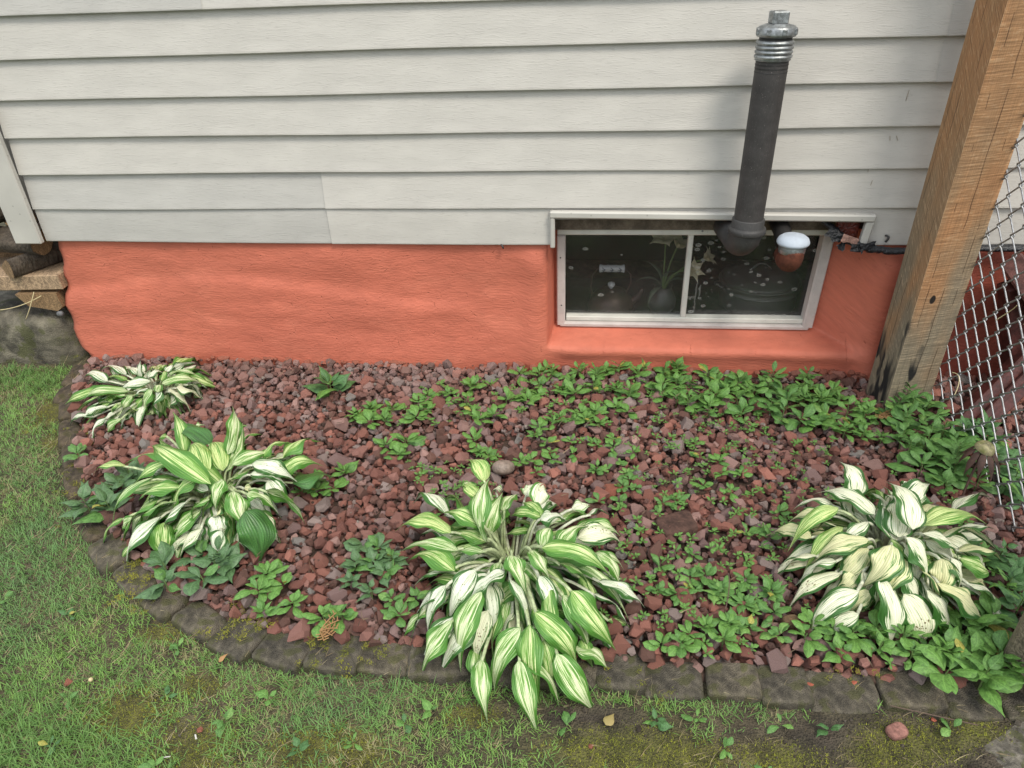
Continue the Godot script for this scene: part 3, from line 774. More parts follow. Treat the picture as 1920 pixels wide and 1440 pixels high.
func build_house() -> void:
	var h := thing("house", "house front with pale grey vinyl siding above a coral painted foundation wall", "house")
	# siding, course by course from the bottom up
	for k in 26:
		var y := 0.4115 + 0.1016 * k
		if k == 0:
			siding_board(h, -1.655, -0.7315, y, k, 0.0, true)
			siding_board(h, -0.752, -0.106, y, k, 0.003)
			siding_board(h, -0.106, 0.735, y, k, 0.0, false, 0.074)
			siding_board(h, 0.735, 3.6, y, k)
		elif k == 1:
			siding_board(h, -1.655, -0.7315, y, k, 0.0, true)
			siding_board(h, -0.752, 3.6, y, k, 0.003)
		elif k in [4, 5]:
			siding_board(h, -1.655, 0.83, y, k)
			siding_board(h, 0.806, 3.6, y, k, 0.0016, true)
		elif k in [6, 7]:
			siding_board(h, -1.655, -0.979, y, k, 0.0016, true)
			siding_board(h, -1.01, 3.6, y, k)
		else:
			siding_board(h, -1.655, 1.45 if k % 4 < 2 else 3.6, y, k)
			if k % 4 < 2:
				siding_board(h, 1.43, 3.6, y, k, 0.0014)
	# sheathing behind the siding and the dark room behind the window
	part("sheathing", bbox(5.25, 2.56, 0.10), M.dark, h, Vector3(0.975, 1.79, -0.068))
	part("house_side", bbox(0.10, 2.66, 3.0), M.trim, h, Vector3(-1.6, 1.75, -1.62))
	part("room_ceiling", bbox(5.1, 0.08, 2.0), M.dark_green, h, Vector3(0.98, 0.86, -1.13))
	part("room_back", bbox(5.1, 1.2, 0.08), M.dark_green, h, Vector3(0.98, 0.22, -1.0))
	part("room_side", bbox(0.08, 1.2, 0.90), M.dark_green, h, Vector3(-0.6, 0.22, -0.56))
	part("room_side", bbox(0.08, 1.2, 0.90), M.dark_green, h, Vector3(1.25, 0.22, -0.56))
	part("window_shelf", bbox(1.72, 0.05, 0.36), M.shelf, h, Vector3(0.32, 0.075, -0.31))
	part("window_header", bbox(0.90, 0.085, 0.030), M.header, h, Vector3(0.31, 0.4715, -0.082))
	# foundation
	var nz := fnl(41, 0.55, 4)
	var xs: Array[float] = []
	var x := -1.70
	while x < 3.0:
		xs.append(x)
		x += 0.004 if absf(x + 0.115) < 0.03 else 0.012 if x < 1.2 else 0.06
	var ys: Array[float] = []
	var y2 := -0.06
	while y2 < 0.445:
		ys.append(y2)
		y2 += 0.006 if absf(y2 - 0.095) < 0.03 else 0.0125
	ys.append(0.45)
	var v := PackedVector3Array()
	var uv := PackedVector2Array()
	var col := PackedColorArray()
	var back := 5
	for yy in ys:
		for i in xs.size() + back:
			var xx: float = xs[maxi(0, i - back)]
			var xl := foundation_left(yy) + 0.006 * nz.get_noise_2d(yy * 30.0, 7.0) + 0.003 * nz.get_noise_2d(yy * 90.0, 3.0)
			var sh := (xl + 1.70) * clampf((-1.35 - xx) / 0.35, 0, 1)
			var z := foundation_z(xx, yy, nz)
			var px := xx + sh
			z -= 0.016 * smoothstep(0.025, 0.0, px - xl)
			if i < back:
				z = foundation_z(xs[0], yy, nz) - 0.016 - 0.02 * (back - i) * (back - i) * 0.5
				px = xl + 0.006 * (back - i)
			v.append(Vector3(px, yy, z))
			uv.append(Vector2(px / 0.9, yy / 0.9 + z))
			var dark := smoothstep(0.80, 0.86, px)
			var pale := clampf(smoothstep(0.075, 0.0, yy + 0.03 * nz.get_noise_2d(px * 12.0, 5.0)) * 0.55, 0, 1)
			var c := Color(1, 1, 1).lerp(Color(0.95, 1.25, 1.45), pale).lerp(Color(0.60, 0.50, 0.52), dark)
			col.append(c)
	var nu := xs.size() + back - 1
	var idx := PackedInt32Array()
	for j in ys.size() - 1:
		for i in nu:
			var a := j * (nu + 1) + i
			var q := v[a]
			if q.x > -0.097 and q.x < 0.660 and q.y > 0.117 and i >= back:
				continue
			if q.x > -0.118 and q.x < 0.735 and q.y > 0.433:
				continue
			var b := a + 1
			var c := a + nu + 1
			idx.append_array([a, c, b, b, c, c + 1])
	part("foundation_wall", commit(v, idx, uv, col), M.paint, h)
	# flakes of fresh paint where the wall meets the ground
	rng.seed = 401
	for n in 90:
		var fx := rng.randf_range(-1.62, 0.80) if n < 72 else rng.randf_range(0.70, 1.15)
		var s := rng.randf_range(0.010, 0.026)
		var m := stone_mesh(900 + n % 7)
		var o := part("paint_crust", m, M.coral_old, h, Vector3(fx, rng.randf_range(0.004, 0.022), foundation_z(fx, 0.012, nz) + 0.003))
		o.scale = Vector3(s * 1.5, s * 0.6, s)
		o.rotation.y = rng.randf() * 6.0
	for s in [[0.700, 0.62, 0.03, 0.1], [0.715, 0.575, 0.022, -0.1], [0.735, 0.69, 0.012, 0.25], [0.752, 0.69, 0.014, 0.5], [0.752, 0.79, 0.026, 0.0]]:
		part("scuff", bbox(0.0016, s[2], 0.0006, 0.0001), M.scuff, h, Vector3(s[0], s[1], -0.0045), Vector3(0.14, 0, s[3]))
	# corner board at the left
	part("corner_trim", bbox(0.086, 2.6, 0.018, 0.003), M.trim, h, Vector3(-1.697, 1.713, 0.012))
	part("corner_trim_side", bbox(0.016, 2.6, 0.10, 0.003), M.trim, h, Vector3(-1.7305, 1.713, -0.048))
	# sheet-metal trim over the window
	var t := Node3D.new()
	t.name = "window_trim"
	h.add_child(t)
	part("trim_head", bbox(0.856, 0.020, 0.022, 0.004), M.trim, t, Vector3(0.3125, 0.4955, 0.008), Vector3(0, 0, -0.013))
	part("trim_leg", bbox(0.013, 0.088, 0.020, 0.003), M.trim, t, Vector3(-0.107, 0.449, 0.007))
	part("trim_leg", bbox(0.021, 0.072, 0.018, 0.003), M.trim, t, Vector3(0.7265, 0.444, 0.006), Vector3(0, 0, -0.10))
	part("torn_panel", bbox(0.060, 0.075, 0.012, 0.002), M.rust_paint, h, Vector3(0.688, 0.450, -0.028))
	# window
	var w := Node3D.new()
	w.name = "basement_window"
	w.position = Vector3(0, 0, -0.09)
	h.add_child(w)
	part("frame_rail", bbox(0.780, 0.024, 0.036, 0.003), M.frame, w, Vector3(0.290, 0.419, -0.012))
	part("frame_rail", bbox(0.716, 0.015, 0.030, 0.002), M.frame, w, Vector3(0.286, 0.1355, -0.012))
	part("frame_ledge", bbox(0.752, 0.016, 0.034, 0.004), M.frame_pink, w, Vector3(0.284, 0.119, -0.004), Vector3(0.10, 0, 0))
	part("frame_stile", bbox(0.025, 0.2915, 0.042, 0.003), M.frame_pink, w, Vector3(-0.0875, 0.2610, -0.008))
	part("frame_stile", bbox(0.030, 0.2915, 0.042, 0.003), M.frame_pink, w, Vector3(0.6600, 0.2640, -0.008), Vector3(0, 0, -0.035))
	part("mullion", bbox(0.015, 0.2635, 0.024, 0.002), M.frame, w, Vector3(0.2865, 0.2750, -0.013))
	part("pane", bbox(0.3535, 0.2640, 0.003, 0.0003), M.glass, w, Vector3(0.1025, 0.2750, -0.020))
	part("pane", bbox(0.3500, 0.2640, 0.003, 0.0003), M.glass, w, Vector3(0.4690, 0.2750, -0.026))
	var q := QuadMesh.new()
	q.size = Vector2(0.7165, 0.2630)
	part("water_marks", q, M.deposit, w, Vector3(0.2865, 0.2750, -0.0165))
	for sx in [-0.089, -0.086]:
		part("frame_screw", lathe([Vector2(0.0001, 0.0015), Vector2(0.0022, 0.001), Vector2(0.0026, 0)], 10), M.iron_black, w, Vector3(sx, 0.340 if sx < -0.088 else 0.185, 0.0125), Vector3(PI / 2, 0, 0))
	part("frame_screw", lathe([Vector2(0.0001, 0.0015), Vector2(0.003, 0.001), Vector2(0.0034, 0)], 10), M.galv, w, Vector3(0.315, 0.420, 0.0055), Vector3(PI / 2, 0, 0))
	part("siding_clip", tube(bez(Vector3(0, 0.012, 0), Vector3(0.012, 0.014, 0.012), Vector3(0.002, -0.004, 0.006), 6), func(_t): return 0.003, 6), M.iron, h, Vector3(0.779, 0.428, 0.003))
	part("siding_clip", tube(bez(Vector3(0, 0.004, 0), Vector3(0.008, 0.0, 0.012), Vector3(0.006, -0.006, 0.004), 5), func(_t): return 0.003, 6), M.iron, h, Vector3(-0.255, 0.405, -0.004))

func build_pipes() -> void:
	var p := thing("fill_pipe", "tall dark iron fill pipe standing against the siding, with a galvanised cap", "pipe", Vector3(0.399, 0.49, 0.092))
	p.rotation.z = -0.006
	part("pipe", lathe([Vector2(0.0365, 0.02), Vector2(0.0365, 0.425)], 40), M.iron, p)
	var th := []
	for k in 8:
		th.append(Vector2(0.0355 if k % 2 else 0.0372, 0.392 + k * 0.004))
	part("pipe_thread", lathe(th, 40), M.iron_black, p, Vector3(0, -0.018, 0))
	var coup := [Vector2(0.0370, 0.416), Vector2(0.0405, 0.418)]
	for k in 4:
		var y := 0.420 + k * 0.0095
		coup.append_array([Vector2(0.0385, y), Vector2(0.0418, y + 0.003), Vector2(0.0418, y + 0.0065), Vector2(0.0385, y + 0.0095)])
	coup.append_array([Vector2(0.037, 0.459), Vector2(0.030, 0.459)])
	var dy := Vector3(0, -0.018, 0)
	part("coupling", lathe(coup, 40), M.galv, p, dy)
	part("cap_neck", lathe([Vector2(0.0355, 0.456), Vector2(0.036, 0.466)], 32), M.iron_black, p, dy)
	var cap := thing_part(p, "cap")
	cap.position = dy
	part("flange", lathe([Vector2(0.034, 0.464), Vector2(0.0425, 0.466), Vector2(0.0438, 0.471), Vector2(0.0432, 0.482), Vector2(0.038, 0.487), Vector2(0.021, 0.492), Vector2(0.0001, 0.4925)], 40), M.galv, cap)
	for k in 8:
		part("lug", bbox(0.010, 0.014, 0.007, 0.002), M.galv, cap, Vector3(sin(k * TAU / 8 + 0.2) * 0.0432, 0.476, cos(k * TAU / 8 + 0.2) * 0.0432), Vector3(0, k * TAU / 8 + 0.2, 0))
	part("square_plug", bbox(0.036, 0.026, 0.036, 0.003), M.galv, cap, Vector3(0, 0.5035, 0), Vector3(0, 0.12, 0))
	part("elbow_collar", lathe([Vector2(0.036, 0.028), Vector2(0.0405, 0.026), Vector2(0.0405, 0.008), Vector2(0.0455, 0.004), Vector2(0.0475, 0.0), Vector2(0.0475, -0.008), Vector2(0.044, -0.011)], 40), M.iron_elbow, p)
	part("elbow", tube(bez(Vector3(-0.001, 0.004, 0), Vector3(-0.003, -0.056, 0.006), Vector3(-0.016, -0.046, -0.070), 14) + [Vector3(-0.026, -0.044, -0.150)], func(t): return 0.0432 - 0.009 * t, 28), M.iron_elbow, p)
	var vt := thing("vent_pipe", "short rusty vent elbow with a white mushroom cap in front of the window", "pipe", Vector3(0.513, 0.405, 0.115))
	part("pipe", tube([Vector3(0, 0.052, -0.190), Vector3(0, 0.045, -0.12), Vector3(0, 0.012, -0.03)], func(_t): return 0.0235, 20), M.iron_black, vt)
	part("elbow", tube(bez(Vector3(0, 0.015, -0.04), Vector3(0, -0.012, 0.012), Vector3(0.001, 0.040, 0.004), 12), func(t): return 0.033 - 0.004 * t, 24), M.rust, vt)
	var vc := thing_part(vt, "mushroom_cap")
	part("dome", lathe([Vector2(0.030, 0.052), Vector2(0.0375, 0.052), Vector2(0.0405, 0.056), Vector2(0.0405, 0.060), Vector2(0.037, 0.068), Vector2(0.029, 0.074), Vector2(0.016, 0.077), Vector2(0.0001, 0.078)], 36), M.zinc_white, vc)
	part("cap_sleeve", lathe([Vector2(0.026, 0.030), Vector2(0.0325, 0.031), Vector2(0.0335, 0.042), Vector2(0.0315, 0.053)], 32), M.galv, vc)
	# tarred cable along the top of the foundation
	var pts := []
	rng.seed = 12
	var key := [Vector3(0.610, 0.482, -0.035), Vector3(0.648, 0.452, -0.012), Vector3(0.690, 0.424, 0.006), Vector3(0.74, 0.407, 0.014), Vector3(0.80, 0.400, 0.015), Vector3(0.90, 0.405, 0.014), Vector3(1.05, 0.411, 0.012), Vector3(1.4, 0.412, 0.012), Vector3(2.2, 0.412, 0.012)]
	for i in key.size() - 1:
		for k in 7:
			var a: Vector3 = key[i].lerp(key[i + 1], k / 7.0)
			pts.append(a + Vector3(0, rng.randf_range(-0.002, 0.002), rng.randf_range(-0.002, 0.002)))
	var nz := fnl(5, 1.0, 3)
	var cb := thing("wrapped_cable", "black tar wrapped cable sagging along the top of the coral wall", "cable")
	part("cable", tube(pts, func(t): return 0.0125 + 0.004 * nz.get_noise_1d(t * 60.0), 12, 0.7), M.tar, cb)
	for k in 5:
		var rag := PackedVector3Array()
		var ruv := PackedVector2Array()
		for j in 6:
			for i in 6:
				var u := i / 5.0
				var vv := j / 5.0
				rag.append(Vector3((u - 0.5) * 0.045, -vv * 0.034 * (0.6 + 0.5 * nz.get_noise_2d(u * 5 + k * 9, 1.0)), 0.006 * nz.get_noise_2d(u * 9.0 + k * 31, vv * 9.0) + 0.010))
				ruv.append(Vector2(u, vv))
		var at: Vector3 = [Vector3(0.655, 0.448, -0.004), Vector3(0.688, 0.440, 0.008), Vector3(0.708, 0.422, 0.018), Vector3(0.728, 0.425, 0.016), Vector3(0.668, 0.425, 0.004)][k]
		part("torn_tape", commit(rag, grid_idx(5, 5, true), ruv), M.tar if k != 1 else M.coral_pale, cb, at, Vector3(-0.25, 0.1 * k, -0.6 + 0.25 * k))

func thing_part(parent: Node, called: String) -> Node3D:
	var o := Node3D.new()
	o.name = called
	parent.add_child(o, true)
	return o

func build_indoor_things() -> void:
	var k := thing("kettle", "dark kettle with a white patterned handle behind the left window pane", "kettle", Vector3(0.068, 0.100, -0.215))
	part("body", lathe([Vector2(0.0001, 0), Vector2(0.066, 0), Vector2(0.074, 0.006), Vector2(0.076, 0.022), Vector2(0.073, 0.026), Vector2(0.068, 0.048), Vector2(0.050, 0.070), Vector2(0.026, 0.078), Vector2(0.0001, 0.082)], 36), M.copper, k)
	part("knob", lathe([Vector2(0.004, 0.080), Vector2(0.007, 0.086), Vector2(0.0125, 0.093), Vector2(0.011, 0.101), Vector2(0.0001, 0.105)], 16), M.porcelain, k)
	part("bail", tube([Vector3(-0.060, 0.055, 0), Vector3(-0.066, 0.09, 0), Vector3(-0.060, 0.13, 0), Vector3(-0.042, 0.150, 0), Vector3(0.042, 0.150, 0), Vector3(0.060, 0.13, 0), Vector3(0.062, 0.10, 0), Vector3(0.048, 0.065, 0)], func(_t): return 0.0028, 8), M.copper, k)
	var g := part("grip", lathe([Vector2(0.010, -0.040), Vector2(0.0135, -0.038), Vector2(0.011, -0.028), Vector2(0.011, -0.016), Vector2(0.0128, -0.013), Vector2(0.0115, -0.010), Vector2(0.0115, 0.010), Vector2(0.0128, 0.013), Vector2(0.011, 0.016), Vector2(0.011, 0.028), Vector2(0.0135, 0.038), Vector2(0.010, 0.040)], 20), M.porcelain, k, Vector3(0, 0.150, 0), Vector3(0, 0, PI / 2))
	for s in 3:
		for d in 3:
			part("painted_leaf", bbox(0.0022, 0.013, 0.0012, 0.0003), M.porcelain_blue, g, Vector3(-0.004 + d * 0.004 - 0.001, -0.026 + s * 0.026, 0.0112), Vector3(0, 0, 0.9 - d * 0.8))
	part("spout", tube(bez(Vector3(0.062, 0.035, 0), Vector3(0.09, 0.045, 0), Vector3(0.098, 0.082, 0), 8), func(t): return 0.012 - 0.005 * t, 12), M.copper, k)
	var v := thing("flower_vase", "dark vase with pale artificial lilies behind the window mullion", "vase", Vector3(0.232, 0.100, -0.220))
	part("vase", lathe([Vector2(0.0001, 0), Vector2(0.030, 0), Vector2(0.044, 0.02), Vector2(0.046, 0.045), Vector2(0.034, 0.07), Vector2(0.026, 0.085), Vector2(0.030, 0.092)], 28), M.enamel, v)
	rng.seed = 61
	var heads := [[Vector3(-0.005, 0.245, 0.02), Vector3(-0.2, 1, 0.5), 0.078], [Vector3(0.070, 0.165, 0.055), Vector3(0.6, 0.5, 0.8), 0.052], [Vector3(0.035, 0.21, -0.02), Vector3(0.5, 0.9, 0.1), 0.06], [Vector3(0.115, 0.185, 0.01), Vector3(0.9, 0.6, 0.2), 0.05]]
	for hd in heads:
		part("stem", tube(bez(Vector3(0, 0.06, 0), Vector3(hd[0].x * 0.2, 0.15, 0), hd[0], 8), func(_t): return 0.0025, 6), M.weed_stem, v)
		var dir: Vector3 = hd[1].normalized()
		var side := dir.cross(Vector3.RIGHT).normalized()
		for k2 in 6:
			var out := side.rotated(dir, k2 * TAU / 6 + 0.2)
			part("petal", leaf_mesh(hd[0], hd[0] + (dir * 0.55 + out * 0.8) * hd[2], hd[2] * 0.52, 0.012, 0.2, 0.1, 0.0, dir, 6, 4), M.cream_cloth, v)
	for k3 in 7:
		var a := k3 * 0.9 + 0.3
		part("leaf", leaf_mesh(Vector3(0, 0.085, 0), Vector3(cos(a) * 0.10, 0.10 + 0.07 * sin(k3 * 2.1), sin(a) * 0.07), 0.018, 0.03, 0.2, 0.0, 0.0, Vector3.UP, 8, 4), M.shelf_green, v)
	var p := thing("canning_pot", "wide dark lidded pot behind the right window pane", "pot", Vector3(0.545, 0.100, -0.285))
	part("pot_body", lathe([Vector2(0.0001, 0), Vector2(0.112, 0), Vector2(0.120, 0.008), Vector2(0.121, 0.060), Vector2(0.126, 0.063), Vector2(0.126, 0.067), Vector2(0.121, 0.070), Vector2(0.121, 0.082), Vector2(0.128, 0.085), Vector2(0.128, 0.090), Vector2(0.122, 0.092)], 48), M.enamel, p)
	part("lid", lathe([Vector2(0.122, 0.0925), Vector2(0.118, 0.104), Vector2(0.085, 0.112), Vector2(0.080, 0.118), Vector2(0.045, 0.122), Vector2(0.0001, 0.123)], 48), M.enamel, p)
	part("lid_handle", tube(bez(Vector3(-0.03, 0.121, 0), Vector3(0, 0.165, 0), Vector3(0.03, 0.121, 0), 10), func(_t): return 0.004, 8), M.enamel, p)
	part("pot_handle", tube(bez(Vector3(-0.118, 0.07, 0.03), Vector3(-0.165, 0.085, 0.02), Vector3(-0.118, 0.07, -0.02), 10), func(_t): return 0.004, 8), M.enamel, p)

# ---------------------------------------------------------------- woodpile, slab, post, fence
func split_log(seed_: int, length: float, rad: float) -> ArrayMesh:
	var r := RandomNumberGenerator.new()
	r.seed = seed_
	var nz := fnl(seed_, 1.0, 2)
	var v := PackedVector3Array()
	var uv := PackedVector2Array()
	var seg := 20
	var cut := r.randf_range(0.35, 0.7)
	for j in 9:
		for i in seg + 1:
			var a := TAU * (i % seg) / seg
			var rr := rad * (1.0 + 0.13 * nz.get_noise_2d(cos(a) * 2.0 + 5, sin(a) * 2.0) + 0.05 * nz.get_noise_2d(a * 3.0, j * 0.7))
			var p := Vector3(cos(a) * rr, sin(a) * rr, (j / 8.0 - 0.5) * length)
			p.y = minf(p.y, rad * cut + p.x * 0.35)
			v.append(p)
			uv.append(Vector2(i * 0.05, j * 0.1))
	return commit_seam(v, grid_idx(seg, 8, true), uv, seg)

func log_end(seed_: int, rad: float) -> ArrayMesh:
	var r := RandomNumberGenerator.new()
	r.seed = seed_
	var nz := fnl(seed_, 1.0, 2)
	var cut := r.randf_range(0.35, 0.7)
	var v := PackedVector3Array([Vector3(0, -0.1 * rad, 0)])
	var uv := PackedVector2Array([Vector2(0.5, 0.5)])
	var idx := PackedInt32Array()
	for i in 20:
		var a := TAU * i / 20
		var rr := 0.985 * rad * (1.0 + 0.13 * nz.get_noise_2d(cos(a) * 2.0 + 5, sin(a) * 2.0) + 0.05 * nz.get_noise_2d(a * 3.0, 8 * 0.7))
		var p := Vector3(cos(a) * rr, sin(a) * rr, 0)
		p.y = minf(p.y, 0.985 * (rad * cut + p.x * 0.35))
		v.append(p)
		uv.append(Vector2(0.5 + cos(a) * 0.5, 0.5 + sin(a) * 0.5))
		idx.append_array([0, 1 + (i + 1) % 20, 1 + i])
	return commit(v, idx, uv)

func log_thing(label: String, at: Vector3, turn: Vector3, length: float, rad: float, sd: int) -> void:
	var t := thing("firewood_log", label, "log", at, 0.0, "firewood stacked on the concrete ledge")
	t.rotation = turn
	part("bark", split_log(sd, length, rad), M.bark, t)
	part("cut_end", log_end(sd, rad), M.cut_wood, t, Vector3(0, 0, length * 0.5 + 0.0006))
	part("cut_end", log_end(sd, rad), M.cut_wood, t, Vector3(0, 0, -length * 0.5 - 0.0006))

func rough_block(sx: float, sy: float, sz: float, sd: int, amp: float, e := 0.35, nu := 28, nv := 14) -> ArrayMesh:
	var nz := fnl(sd, 1.0, 4)
	var v := PackedVector3Array()
	var uv := PackedVector2Array()
	for j in nv + 1:
		var ph := -PI / 2 + PI * j / nv
		for i in nu + 1:
			var th := TAU * (i % nu) / nu
			var d := Vector3(cos(ph) * cos(th), sin(ph), cos(ph) * sin(th))
			var p := Vector3(signf(d.x) * pow(absf(d.x), e) * sx, signf(d.y) * pow(absf(d.y), e) * sy, signf(d.z) * pow(absf(d.z), e) * sz) * 0.5
			var k := nz.get_noise_3d(p.x * 14.0, p.y * 14.0, p.z * 14.0)
			var k2 := nz.get_noise_3d(p.x * 70.0 + 9, p.y * 70.0, p.z * 70.0)
			p += d.normalized() * (k * amp + k2 * amp * 0.4)
			v.append(p)
			uv.append(Vector2(float(i) / nu, float(j) / nv))
	return commit_seam(v, grid_idx(nu, nv), uv, nu)

func build_left_side() -> void:
	single("concrete_ledge", rough_block(2.4, 0.42, 0.9, 51, 0.006, 0.13, 120, 40), M.slab, "grey cracked concrete ledge carrying the firewood at the house corner", "ledge", Vector3(-2.905, -0.055, -0.440))
	log_thing("split log resting on the pale plank, its brown sawn end facing out", Vector3(-1.770, 0.333, -0.095), Vector3(0.02, 0.42 - 0.9, 0.2), 0.22, 0.038, 71)
	log_thing("bark covered log lying sideways just under the pale corner board", Vector3(-1.880, 0.392, -0.085), Vector3(0.0, 1.42, 0.1), 0.32, 0.042, 72)
	log_thing("brown log end at the very left edge, highest of the visible pile", Vector3(-1.895, 0.478, -0.12), Vector3(0, -0.2, 0.6), 0.22, 0.046, 73)
	log_thing("log in the shadow behind the corner board", Vector3(-1.79, 0.470, -0.17), Vector3(0, 0.3, 0.3), 0.26, 0.046, 74)
	for q in [["split log in the dark gap left of the coral wall", -1.735, 0.37, -0.23, 0.05], ["rear log low in the pile just above the ledge", -1.86, 0.235, -0.30, 0.07], ["rear log behind the sideways bark covered log", -1.93, 0.42, -0.31, 0.06], ["rear log behind the pale plank by the wall", -1.74, 0.26, -0.29, 0.06], ["rear log highest behind the corner board", -1.84, 0.55, -0.30, 0.06], ["rear log at the left edge behind the plank", -2.0, 0.30, -0.30, 0.07], ["rear log at the left edge above the plank", -2.03, 0.42, -0.26, 0.06], ["log at the left edge high in the pile", -2.02, 0.53, -0.22, 0.055]]:
		log_thing(q[0], Vector3(q[1], q[2], q[3]), Vector3(0, q[1] * 3.0, q[2] * 7.0), 0.26, q[4], int(q[2] * 1000))
	log_thing("barked log deep in the pile behind the split log", Vector3(-1.85, 0.36, -0.27), Vector3(0, 1.2, 0.9), 0.30, 0.055, 75)
	single("pale_plank", bbox(0.40, 0.050, 0.17, 0.003), M.cut_pale, "pale sawn plank lying flat under the split log", "plank", Vector3(-1.878, 0.270, -0.090), Vector3(0, 0.05, 0.01))
	single("wood_block", hull_pts([Plane(Vector3(0, 1, 0), 0.040), Plane(Vector3(0, -1, 0), 0.026), Plane(Vector3(1, 0.1, 0).normalized(), 0.055), Plane(Vector3(-0.8, -0.55, 0).normalized(), 0.045), Plane(Vector3(0, 0, 1), 0.08), Plane(Vector3(0, 0, -1), 0.08), Plane(Vector3(-0.2, -0.9, 0.5).normalized(), 0.05), Plane(Vector3(0.5, -0.8, 0.1).normalized(), 0.045)]), M.cut_wood, "brown wedge of split wood between the plank and the concrete ledge", "wood block", Vector3(-1.760, 0.196, -0.085), Vector3(0, 0.1, 0))
	for s in [[Vector3(-2.0, 0.200, 0.03), Vector3(-1.85, 0.180, 0.05), Vector3(-1.745, 0.232, 0.0), "long pale straw curving across the front of the firewood"], [Vector3(-1.765, 0.245, 0.0), Vector3(-1.775, 0.20, 0.03), Vector3(-1.815, 0.158, 0.02), "short bent straw hanging from the plank over the ledge"]]:
		single("straw", tube(bez(s[0], s[1], s[2], 10), func(_t): return 0.0014, 5), M.straw, s[3], "straw")
	single("pebble", rough_block(0.022, 0.018, 0.018, 53, 0.001, 0.9, 12, 8), M.galv_dull, "small grey pebble on the end of the concrete ledge by the coral wall", "pebble", Vector3(-1.715, 0.164, -0.012))

func build_post() -> void:
	var o := thing("fence_post", "rough sawn square wooden post, orange brown above and charred at its foot", "post", Vector3.ZERO)
	var f := Vector3(0.815, -0.05, 0.186)
	var u := Vector3(0.962, 0, -0.274) * 0.138
	var b := Vector3(-0.274, 0, -0.962) * 0.092
	var cs := [f, f + u, f + u + b, f + b]
	var nz := fnl(91, 1.0, 3)
	var faces := [[0, 1, 3], [1, 2, 0], [2, 3, 1], [3, 0, 2]]
	for fc in faces:
		var v := PackedVector3Array()
		var uv := PackedVector2Array()
		var nn: Vector3 = Vector3.UP.cross(cs[fc[1]] - cs[fc[0]]).normalized()
		for j in 121:
			var y := 2.5 * j / 120.0
			for i in 9:
				var t := i / 8.0
				var p: Vector3 = cs[fc[0]].lerp(cs[fc[1]], t)
				p += Vector3(0.006 * y, y, 0.008 * y)
				var round := 0.0035 * (smoothstep(0.10, 0.0, t) + smoothstep(0.90, 1.0, t))
				var wob := 0.0 if i == 0 or i == 8 else 0.0012 * nz.get_noise_2d(t * 3.0 + fc[2] * 9, y * 30.0)
				p += nn * (wob)
				var cen: Vector3 = (cs[0] + cs[2]) * 0.5 + Vector3(0.006 * y, y, 0.008 * y)
				p += (cen - p).normalized() * round * (1.0 if i == 0 or i == 8 else 0.3)
				v.append(p)
				uv.append(Vector2((fc[2] + 0.02 + 0.96 * t) / 4.0, 1.0 - y / 1.3))
		part("post_face", commit(v, grid_idx(8, 120), uv), M.post, o)
	var top := Vector3(0.015, 2.5, 0.02)
	part("post_top", commit(PackedVector3Array([cs[0] + top, cs[1] + top, cs[2] + top, cs[3] + top]), PackedInt32Array([0, 2, 1, 0, 3, 2]), PackedVector2Array([Vector2.ZERO, Vector2.ZERO, Vector2.ZERO, Vector2.ZERO])), M.weathered, o)

